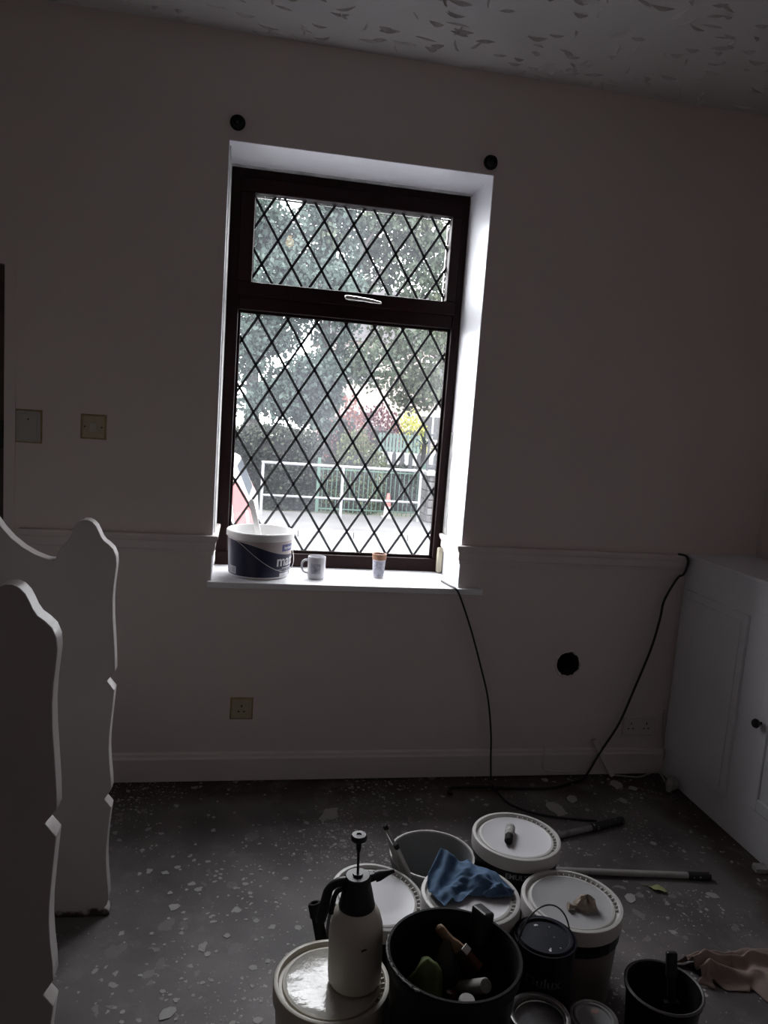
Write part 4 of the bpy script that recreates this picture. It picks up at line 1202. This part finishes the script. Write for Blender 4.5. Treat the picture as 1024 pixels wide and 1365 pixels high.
def build_debris():
    R = rnd(77)
    ms = [flake_mesh('paint_flake', R, 1.0, .10, M['flake'], R.uniform(.6, 1.5)) for _ in range(8)]
    big = [(.388, -.281, .045), (-.142, -.791, .022), (-.124, -1.204, .021), (1.323, -.856, .022), (.02, -.93, .013), (-.05, -.98, .012), (-.16, -.72, .011), (1.30, -.28, .04), (1.40, -.22, .028), (1.66, -.10, .035), (1.72, -.14, .025), (1.62, -.24, .022), (1.06, -.34, .03), (1.58, -.55, .016), (1.62, -.86, .020), (1.35, -.05, .02)]
    obst = [(.876, -.931, .14), (.385, -1.112, .14), (.641, -1.217, .14), (.937, -1.193, .14), (.261, -1.382, .14), (.632, -.905, .13), (.509, -1.509, .15), (.784, -1.353, .08), (.73, -1.504, .08), (.877, -1.485, .06), (1.09, -1.427, .1), (1.45, -1.22, .2), (1.914, -.12, .05), (.3, -1.22, .04)]
    for x, y, r in big:
        o = rep(FLOOR, 'paint_flake', R.choice(ms), (x, y, 0.0), (0, 0, R.uniform(0, 6.3)), (r, r * .8, .012))
    k = 0
    while k < 270:
        x, y = R.uniform(-.30, 1.85), R.uniform(-1.75, -.04)
        if R.random() < .45: x = R.gauss(0.0, .18); y = R.gauss(-1.0, .35)
        if x < -.28 or y > -.03 or y < -1.9: continue
        if any((x - a) ** 2 + (y - b_) ** 2 < c * c for a, b_, c in obst): continue
        r = R.choice((.003, .004, .005, .006, .007, .009, .011))
        rep(FLOOR, 'paint_flake', R.choice(ms), (x, y, 0.0), (0, 0, R.uniform(0, 6.3)), (r, r, .007)); k += 1
    # leaf
    b = MB(); P = []
    for i in range(11):
        u = i / 10; wv = .017 * math.sin(PI * min(1, u * 1.02)) ** .8 * (1 + .25 * math.sin(u * 14))
        P.append([(-.034 + .068 * u, -wv, .006 + .006 * math.sin(u * 5)), (-.034 + .068 * u, 0, .003 + .004 * math.sin(u * 5)), (-.034 + .068 * u, wv, .008 + .004 * math.sin(u * 4))])
    b.grid(P); b.tube([(.033, 0, .002), (.052, .006, .004)], .0013, 5)
    o = b.obj('fallen_leaf', M['leaf'], smooth=60); o.location = (1.440, -.818, 0); o.rotation_euler = (0, 0, 2.4)
    tag(o, 'yellow green leaf lying on the floor in front of the off-white pole', 'leaf')
    # plaster lump
    b = MB(); P = []
    for j in range(11):
        th = -PI / 2 + PI * j / 10
        row = []
        for i in range(17):
            a = 2 * PI * i / 16
            d = (math.cos(a) * math.cos(th), math.sin(a) * math.cos(th), math.sin(th))
            k2 = 1 + .25 * vnoise(d[0] * 2 + 3, d[1] * 2 + d[2] * 1.4, 5)
            row.append((.034 * k2 * d[0], .028 * k2 * d[1], max(0, .028 + .030 * k2 * d[2])))
        P.append(row)
    b.grid(P); o = b.obj('plaster_lump', M['chunk'], smooth=35); o.location = (1.882, -.165, 0)
    tag(o, 'lump of pale plaster on the floor at the foot of the cupboard', 'rubble')
    o = bpy.data.objects.new('plaster_lump', flake_mesh('plaster_chip', R, .028, .010, M['flake'], 1.2)); C.objects.link(o); o.location = (1.893, -.735, 0)
    tag(o, 'flat plaster chip on the floor at the right frame edge below the cupboard', 'rubble')
build_debris()

# ================================================================== OUTSIDE
SZ = -.5     # street level
def leaves(name, pts, size, material, parent, seed=0, droop=.5, kind='stuff'):
    rs = np.random.RandomState(seed)
    n = len(pts)
    d = rs.normal(size=(n, 3)); d[:, 2] -= droop; d /= np.linalg.norm(d, axis=1)[:, None]
    s = rs.normal(size=(n, 3)); s -= d * (s * d).sum(1)[:, None]; s /= np.linalg.norm(s, axis=1)[:, None]
    nn = np.cross(d, s)
    L = size * rs.uniform(.6, 1.25, size=(n, 1))
    V = np.stack([pts, pts + d * L * .45 + s * L * .36 + nn * L * .08, pts + d * L, pts + d * L * .45 - s * L * .36 + nn * L * .08], 1).reshape(-1, 3)
    me = bpy.data.meshes.new(name)
    me.vertices.add(4 * n); me.vertices.foreach_set('co', V.astype(np.float32).ravel())
    idx = np.arange(n)[:, None] * 4
    T = np.concatenate([idx + np.array([[0, 1, 2]]), idx + np.array([[0, 2, 3]])], 1).reshape(-1)
    me.loops.add(len(T)); me.loops.foreach_set('vertex_index', T.astype(np.int32))
    me.polygons.add(2 * n); me.polygons.foreach_set('loop_start', np.arange(0, 6 * n, 3, dtype=np.int32))
    me.materials.append(material); me.update(calc_edges=True); me.validate()
    o = bpy.data.objects.new(name, me); C.objects.link(o)
    if parent: o.parent = parent
    o['kind'] = kind
    return o

def build_outside():
    road = mat('pale_road', (0.0798, 0.0798, 0.0851), .6, noise=(1.5, .12), bump=(60, .2, .004))
    pave = mat('pavement', (0.0456, 0.0448, 0.0456), .8, noise=(2.5, .25))
    kerbm = mat('kerb', (0.152, 0.152, 0.152), .8, noise=(3, .1))
    earth = mat('garden_ground', (0.038, 0.0418, 0.0228), .95, noise=(2, .3))
    for nm, a, c, mt in (('floor_pavement_near', (-14, TH, SZ - .2), (22, 2.2, SZ + .0), pave), ('floor_road', (-14, 2.32, SZ - .3), (22, 9.25, SZ - .10), road), ('floor_pavement_far', (-14, 9.37, SZ - .3), (22, 11.35, SZ + .0), pave), ('floor_garden', (-14, 11.35, SZ - .3), (22, 60, SZ - .02), earth)):
        o = MB().box(a, c).obj(nm, mt); o['kind'] = 'structure'
    kb = struct('trim_7')
    km = MB().box((-.45, -.06, -.12), (.45, .06, .005)).mesh('kerb_stone', kerbm)
    for i in range(20):
        rep(kb, 'kerb_stone', km, (-5 + i * .912, 9.31, SZ)); rep(kb, 'kerb_stone', km, (-5 + i * .912, 2.26, SZ))
    # guard rail
    white = mat('galvanised_white', (0.1292, 0.133, 0.1406), .5)
    g = thing('guard_rail', 'white tubular pedestrian guard rail along the far pavement', 'railing', (0, 10.8, SZ))
    px = [.355, 1.80, 3.26]
    for x in px: MB().tube([(x, 0, 0), (x, 0, .95)], .028, 12).obj('post', white, g, smooth=40)
    MB().tube([(px[0] - .028, 0, .95), (px[2] + .028, 0, .95)], .028, 12).obj('top_rail', white, g, smooth=40)
    for i in range(2): MB().tube([(px[i], 0, .36), (px[i + 1], 0, .36)], .022, 12).obj('lower_rail', white, g, smooth=40)
    # green bar fence behind
    gm = mat('green_fence_paint', (0.0228, 0.0532, 0.038), .5)
    f = thing('bar_fence', 'green vertical bar fence behind the guard rail in front of bushes', 'fence', (1.42, 11.45, SZ))
    bm_ = MB().tube([(0, 0, 0), (0, 0, .92)], .009, 6).mesh('bar', gm)
    for i in range(24): rep(f, 'bar', bm_, (.0 + i * .088, 0, 0))
    for z in (.08, .84): MB().box((-.02, -.012, z - .012), (2.06, .012, z + .012)).obj('rail', gm, f)
    for x in (0, 2.04): MB().box((x - .03, -.03, 0), (x + .03, .03, 1.05)).obj('post', gm, f)
    # hedge
    dk = leaf_mat('hedge_leaf', (0.0061, 0.0084, 0.0068), (0.0198, 0.0258, 0.0152), .2)
    core = mat('hedge_twigs', (0.0076, 0.0084, 0.0076), .95, noise=(8, .4))
    rs = np.random.RandomState(2)
    def box_leaves(x0, x1, y0, y1, z0, z1, n, wob=.10, topn=.35):
        P = []
        nt_ = int(n * topn)
        a = np.stack([rs.uniform(x0, x1, n), np.full(n, y0) + rs.normal(0, wob * .6, n), rs.uniform(z0, z1, n)], 1)
        t = np.stack([rs.uniform(x0, x1, nt_), rs.uniform(y0, y1, nt_), np.full(nt_, z1) + rs.normal(0, wob * .6, nt_)], 1)
        s = np.stack([np.full(nt_ // 2, x1) + rs.normal(0, wob * .6, nt_ // 2), rs.uniform(y0, y1, nt_ // 2), rs.uniform(z0, z1, nt_ // 2)], 1)
        A = np.concatenate([a, t, s]); 
        A[:, 2] += .10 * np.sin(A[:, 0] * 3.1) * (A[:, 2] > z1 - .25)
        return A
    h = thing('hedge', 'tall dark clipped hedge behind the guard rail', 'hedge', (0, 0, 0))
    MB().box((-4.5, 11.72, SZ - .02), (1.34, 12.9, .84)).obj('twigs', core, h)
    leaves('foliage', box_leaves(-4.5, 1.39, 11.65, 12.95, SZ, .92, 15000), .075, dk, h, 5)
    lt = leaf_mat('bush_leaf', (0.0167, 0.0243, 0.0114), (0.0836, 0.095, 0.0456), .3)
    def bush(nm, lb, x, y, z0, rx, ry, rz, n, size, mt, seed):
        r2 = np.random.RandomState(seed)
        d = r2.normal(size=(n, 3)); d /= np.linalg.norm(d, axis=1)[:, None]
        k = 1 + .18 * np.sin(d[:, 0] * 6 + seed) * np.cos(d[:, 2] * 5) + r2.normal(0, .07, n)
        rr = np.where(r2.rand(n) < .75, 1, r2.uniform(.4, 1, n)) * k
        P = np.stack([d[:, 0] * rx * rr, d[:, 1] * ry * rr, np.abs(d[:, 2]) * rz * rr], 1)
        t = thing(nm, lb, 'shrub', (x, y, z0))
        b = MB(); prof = [(.01, 0), (.75, .05), (.8, .4), (.55, .75), (0, .82)]
        b.lathe([(a, c * rz) for a, c in prof], 14, sx=rx, sy=ry); b.obj('twigs', core, t)
        leaves('foliage', P, size, mt, t, seed)
        return t
    bush('bush', 'olive green bush behind the green bar fence beside the hedge end', 2.22, 12.32, SZ - .02, .60, .6, 1.45, 5000, .075, lt, 31)
    bush('bush', 'dark low bush behind the green bar fence by the stone wall', 3.24, 12.62, SZ - .02, .42, .5, .85, 3000, .07, dk, 32)
    pk = leaf_mat('pink_leaf', (0.1064, 0.0418, 0.038), (0.2128, 0.114, 0.0988), .3)
    pu = leaf_mat('purple_leaf', (0.038, 0.0152, 0.0198), (0.0912, 0.0418, 0.0494), .3)
    ye = leaf_mat('yellow_leaf', (0.1292, 0.1368, 0.0304), (0.2584, 0.2508, 0.0684), .35)
    bush('bush', 'pinkish flowering shrub above the hedge end', 2.35, 16.2, SZ - .02, .70, .6, 2.25, 1800, .09, pk, 33)
    bush('bush', 'purple leaved shrub in the garden right of the pink shrub', 3.75, 18.4, SZ - .02, .78, .7, 1.95, 3000, .09, pu, 34)
    bush('bush', 'yellow leaved shrub above the pale green palings', 4.98, 20.0, SZ - .02, .72, .6, 1.85, 2600, .09, ye, 35)
    # pale green palings far back
    pg = mat('pale_green_paint', (0.0912, 0.1368, 0.1216), .6)
    t = thing('paling_fence', 'pale green paling fence far back beneath the yellow shrub', 'fence', (3.55, 17.05, .42))
    pm = MB().box((-.03, -.01, 0), (.03, .01, .50)).mesh('paling', pg)
    for i in range(12): rep(t, 'paling', pm, (i * .095, 0, 0))
    for z in (.10, .42): MB().box((-.05, .01, z - .03), (1.10, .04, z + .03)).obj('rail', pg, t)
    wh = mat('white_render', (0.304, 0.304, 0.304), .8)
    o = MB().box((2.9, 16.95, SZ - .02), (6.5, 17.15, .42)).obj('wall_garden', wh); o['kind'] = 'structure'
    # dark pickets before the white garden wall
    dkp = mat('dark_picket', (0.0167, 0.0182, 0.0205), .6)
    t = thing('picket_fence', 'dark picket fence in front of the white garden wall', 'fence', (2.85, 13.3, SZ - .02))
    pm = MB().prism([(-.045, 0), (.045, 0), (.045, 1.10), (0, 1.20), (-.045, 1.10)], 'y', -.012, .012).mesh('picket', dkp)
    for i in range(9): rep(t, 'picket', pm, (i * .185, 0, 0))
    for z in (.25, .85): MB().box((-.08, .012, z - .03), (1.56, .05, z + .03)).obj('rail', dkp, t)
    # stone pier / wall at right
    sw = thing('stone_wall', 'rough grey stone wall with flat coping beside the guard rail end', 'wall', (3.40, 10.75, SZ))
    MB().box((.02, .05, 0), (1.6, .50, .88)).obj('mortar_core', mat('mortar', (0.0304, 0.0304, 0.0304), .95), sw)
    stm = [mat('stone_grey', (0.057, 0.0555, 0.0547), .9, noise=(6, .3), bump=(12, .5, .02)), mat('stone_dark', (0.038, 0.0365, 0.035), .9, noise=(6, .3), bump=(12, .5, .02))]
    R = rnd(14); z = 0.0; row = 0
    while z < .84:
        hh = R.uniform(.13, .19); x = R.uniform(-.0, .02)
        hh = min(hh, .88 - z)
        while x < 1.58:
            ww = min(R.uniform(.18, .40), 1.62 - x)
            MB().box((x + .008, R.uniform(-.015, .02), z + .007), (x + ww - .008, .12, z + hh - .007)).obj('stone', R.choice(stm), sw, bevel=.014)
            x += ww
        # end face stones
        MB().box((-.02 + R.uniform(0, .02), .125, z + .007), (.06, .49, z + hh - .007)).obj('stone', R.choice(stm), sw, bevel=.014)
        z += hh; row += 1
    MB().box((-.05, -.05, .88), (1.65, .55, .95)).obj('coping', mat('coping_stone', (0.1216, 0.1216, 0.1216), .85, noise=(6, .2)), sw, bevel=.01)
    # railing on the wall
    t = thing('wall_railing', 'dark upright railing standing on the stone wall', 'railing', (3.40, 11.02, SZ + .95))
    bmz = MB().box((-.018, -.018, 0), (.018, .018, .78)).mesh('bar', dkp)
    for i in range(9): rep(t, 'bar', bmz, (.02 + i * .17, 0, 0))
    for z in (.10, .68): MB().box((0, -.012, z - .02), (1.42, .012, z + .02)).obj('rail', dkp, t)
    # spiky plant
    t = thing('spiky_plant', 'spiky dark green plant with blade leaves behind the stone wall railing', 'plant', (3.55, 11.95, SZ - .02))
    sp = mat('blade_leaf', (0.0137, 0.0243, 0.0198), .5); R = rnd(9)
    MB().tube([(0, 0, 0), (0, 0, 1.42)], [.06, .05], 8).obj('stem', core, t)
    for i in range(34):
        a = R.uniform(0, 2 * PI); e = R.uniform(-.1, 1.25); L = R.uniform(.38, .55)
        d = Vector((math.cos(a) * math.cos(e), math.sin(a) * math.cos(e), math.sin(e))); s = d.cross(Vector((0, 0, 1))).normalized() * .022
        o0 = Vector((0, 0, 1.40)); b = MB()
        up_ = s.cross(d).normalized() * .006
        b.add([o0 - s * .5, o0 + s * .5, o0 + d * L * .5 + s, o0 + d * L * .5 - s, o0 + d * L + Vector((0, 0, -.05)), o0 + d * L * .5 + up_], [(0, 1, 2, 5), (0, 5, 3), (5, 2, 4), (5, 4, 3)])
        b.obj('blade', sp, t, fix=False)
    # traffic cone
    t = thing('traffic_cone', 'red and white traffic cone behind the guard rail', 'cone', (2.74, 11.15, SZ)); t.scale = (.72, .72, .92)
    MB().box((-.14, -.14, 0), (.14, .14, .03)).obj('base', mat('cone_white', (0.19, 0.19, 0.19), .5), t)
    MB().lathe([(.11, .03), (.085, .24)], 16).obj('white_band', mat('cone_band', (0.228, 0.2204, 0.2204), .5), t, smooth=40)
    MB().lathe([(.085, .24), (.04, .50), (.032, .51), (0, .51)], 16).obj('red_top', mat('cone_red', (0.152, 0.0418, 0.0342), .5), t, smooth=40)
    # trees
    bark = mat('bark', (0.057, 0.0517, 0.0502), .9, noise=(7, .35), bump=(9, .6, .03))
    lm = [leaf_mat('tree_leaf_blue_green', (0.0213, 0.038, 0.0304), (0.0722, 0.0988, 0.0836), .4), leaf_mat('tree_leaf_green', (0.0258, 0.0395, 0.0274), (0.0836, 0.1026, 0.0722), .4), leaf_mat('tree_leaf_olive', (0.0258, 0.035, 0.0213), (0.0798, 0.0927, 0.0608), .4)]
    def tree(lb, x, y, tr, th, clusters, n, size, mt, seed, branches=9):
        r2 = np.random.RandomState(seed); R = rnd(seed)
        t = thing('tree', lb, 'tree', (x, y, SZ - .02))
        MB().tube(smooth_path([(0, 0, 0), (.03, 0, th * .35), (-.02, .05, th * .7), (.05, 0, th)], 5), [tr * 1.15] + [tr * (1 - .03 * i) for i in range(15)], 14).obj('trunk', bark, t, smooth=60)
        for i in range(min(branches, len(clusters))):
            c = np.array(clusters[i][:3]) - np.array([x, y, SZ - .02])
            z0 = R.uniform(.45, .95) * th
            MB().tube(smooth_path([(0, 0, z0), (c[0] * .4, c[1] * .4, z0 + (c[2] - z0) * .6 + .1), tuple(c)], 4), [.055 * (1 - .09 * k) for k in range(9)], 7).obj('branch', bark, t, smooth=60)
        C_ = np.array([c[:3] for c in clusters]) - np.array([x, y, SZ - .02]); Rr = np.array([c[3] for c in clusters])
        pr = Rr ** 2 / (Rr ** 2).sum()
        k = r2.choice(len(C_), n, p=pr)
        d = r2.normal(size=(n, 3)); d /= np.linalg.norm(d, axis=1)[:, None]
        P = C_[k] + d * (Rr[k] * r2.uniform(.35, 1, n) ** .6)[:, None] * np.array([1, .8, .75])
        # drooping sprays
        P[:, 2] -= .15 * np.abs(r2.normal(size=n)) * Rr[k]
        leaves('foliage', P, size, mt, t, seed, droop=.8)
    def cl(seed, x0, x1, y0, y1, z0, z1, n, r0_, r1_):
        R = rnd(seed)
        return [(R.uniform(x0, x1), R.uniform(y0, y1), R.uniform(z0, z1), R.uniform(r0_, r1_)) for _ in range(n)]
    tree('large tree with a thick trunk at the left of the window view', .12, 13.4, .17, 4.2, cl(1, -.5, 2.2, 12.6, 14.2, 2.1, 6.2, 34, .45, .8) + cl(2, .35, 1.7, 13.0, 13.8, 1.05, 2.5, 22, .36, .55) + [(.22, 13.2, 5.0, .55), (.0, 13.0, 5.2, .5), (.45, 13.2, 2.85, .5), (.2, 13.2, 2.7, .45), (-.05, 13.0, 2.45, .4), (.1, 13.1, 1.5, .4), (.65, 13.2, 1.55, .4), (.9, 13.3, 5.2, .5), (.62, 13.3, 2.95, .5), (.35, 13.2, 5.25, .5), (.3, 13.3, 3.1, .5)], 29000, .115, lm[0], 41)
    tree('tree with a slim trunk in the middle of the window view', 1.66, 14.0, .075, 3.6, cl(3, .4, 4.0, 13.2, 15.0, 2.5, 6.8, 26, .4, .75), 11000, .12, lm[1], 42)
    tree('pale leaved tree at the right of the window view', 5.3, 14.6, .12, 3.2, cl(4, 3.0, 7.2, 13.4, 15.6, 1.9, 6.6, 32, .4, .8), 13000, .12, lm[2], 43)
    # house far back
    hs = thing('far_house', 'pale pinkish house beyond the gardens half hidden by trees', 'house', (3.0, 27, SZ - .02))
    pw = mat('pink_render', (0.228, 0.19, 0.1786), .85, noise=(3, .08))
    MB().box((0, 0, 0), (9.5, 5, 4.6)).obj('walls', pw, hs)
    MB().prism([(-.3, 4.6), (9.8, 4.6), (9.0, 6.6), (.5, 6.6)], 'y', -.2, 5.2).obj('roof', mat('slate', (0.0608, 0.057, 0.0608), .8, noise=(6, .2)), hs)
    for x in (1.4, 4.4, 7.4):
        for z in (.9, 3.0):
            wf = MB().box((x - .6, -.06, z), (x + .6, .02, z + 1.1)).obj('window', wh, hs)
            MB().box((x - .5, -.08, z + .1), (x - .04, -.06, z + 1.0)).obj('pane', M['black'], wf); MB().box((x + .04, -.08, z + .1), (x + .5, -.06, z + 1.0)).obj('pane', M['black'], wf)
    # street sign
    t = thing('street_sign', 'small blue grey sign plate on a post at the right window edge', 'sign', (3.66, 10.5, SZ))
    MB().tube([(.10, .02, 0), (.10, .02, 2.40)], .025, 10).obj('post', white, t)
    MB().box((-.13, -.012, 2.14), (.24, .0, 2.36)).obj('plate', mat('sign_blue_grey', (0.0684, 0.0836, 0.114), .5), t, bevel=.01)
build_outside()

# ------------------------------------------------------------------ parked car, tail visible past the left frame
def build_car():
    t = thing('parked_car', 'white car with a red tail light parked outside, seen past the left window edge', 'car', (.20, 6.0, SZ - .03), (0, 0, -.04))
    cw = mat('car_white', (0.4712, 0.4712, 0.4788), .25, coat=.6)
    # side profile, nose to -x ; x=0 is the tail
    top = [(-4.05, .30), (-4.1, .55), (-4.0, .75), (-3.2, .92), (-2.45, 1.38), (-1.9, 1.47), (-1.0, 1.48), (-.42, 1.46), (-.26, 1.38), (-.09, 1.00), (-.03, .90), (0.0, .70), (-.01, .45), (-.06, .28)]
    W = .86
    rows = []
    for k, (yy, sc_, zs) in enumerate(((-W, .965, .0), (-W * .97, .99, 0), (-W * .80, 1.0, 0), (0, 1.0, .015), (W * .80, 1.0, 0), (W * .97, .99, 0), (W, .965, 0))):
        row = []
        for (x, z) in top:
            tum = max(0, z - .92) * .30 * (1 if abs(yy) > W * .5 else 0)
            row.append((-2.05 + (x + 2.05) * sc_, yy - math.copysign(tum, yy) if yy else 0, z if abs(yy) < W * .9 else .28 + (z - .28) * .985))
        rows.append(row)
    b = MB(); b.grid(rows)
    b.add(rows[0], [tuple(range(len(top)))]); b.add(rows[-1], [tuple(range(len(top)))])
    bo = b.obj('body', cw, t, smooth=35)
    gl = mat('car_glass', (0.0228, 0.0304, 0.038), .25, spec=.3)
    # rear window following the tail slope
    def quad(nm, pts, mt, par=t, th=.01):
        bb = MB(); P = [Vector(p) for p in pts]; n = (P[1] - P[0]).cross(P[2] - P[0]).normalized() * th
        bb.add([p for p in P] + [p + n for p in P], [(0, 1, 2, 3), (7, 6, 5, 4), (0, 4, 5, 1), (1, 5, 6, 2), (2, 6, 7, 3), (3, 7, 4, 0)])
        return bb.obj(nm, mt, par, bevel=.004)
    quad('rear_window', [(-.242, -.55, 1.345), (-.242, .55, 1.345), (-.092, .56, 1.015), (-.092, -.56, 1.015)], gl)
    for s in (-1, 1):
        quad('side_window', [(-2.3, s * .80, .96), (-.55, s * .82, .96), (-.62, s * .715, 1.33), (-1.85, s * .715, 1.36)], gl)
        rl = mat('tail_light_red', (.22, .065, .065), .25)
        MB().prism([(-.38, 1.20), (-.205, 1.20), (-.10, 1.00), (-.03, .88), (-.02, .70), (-.22, .70), (-.26, .98)], 'y', s * .66, s * .853).obj('tail_light', rl, t, bevel=.01)
        for wx in (-.75, -3.30):
            wl = MB(); wl.lathe([(0, -.10), (.20, -.10), (.30, -.09), (.315, -.06), (.315, .06), (.30, .09), (.20, .10), (0, .10)], 28)
            o = wl.obj('wheel', M['rubber'], t, smooth=40); o.matrix_local = Matrix.Translation((wx, s * .76, .315)) @ Matrix.Rotation(PI / 2, 4, 'X')
            h = MB().lathe([(0, .102), (.19, .102), (.20, .106), (.10, .112), (0, .115)], 20).obj('hub_cap', M['tin'], o, smooth=40)
            if s > 0: h.rotation_euler = (PI, 0, 0)
    MB().box((-.04, -.78, .28), (.03, .78, .46)).obj('bumper', cw, t, bevel=.03)
build_car()
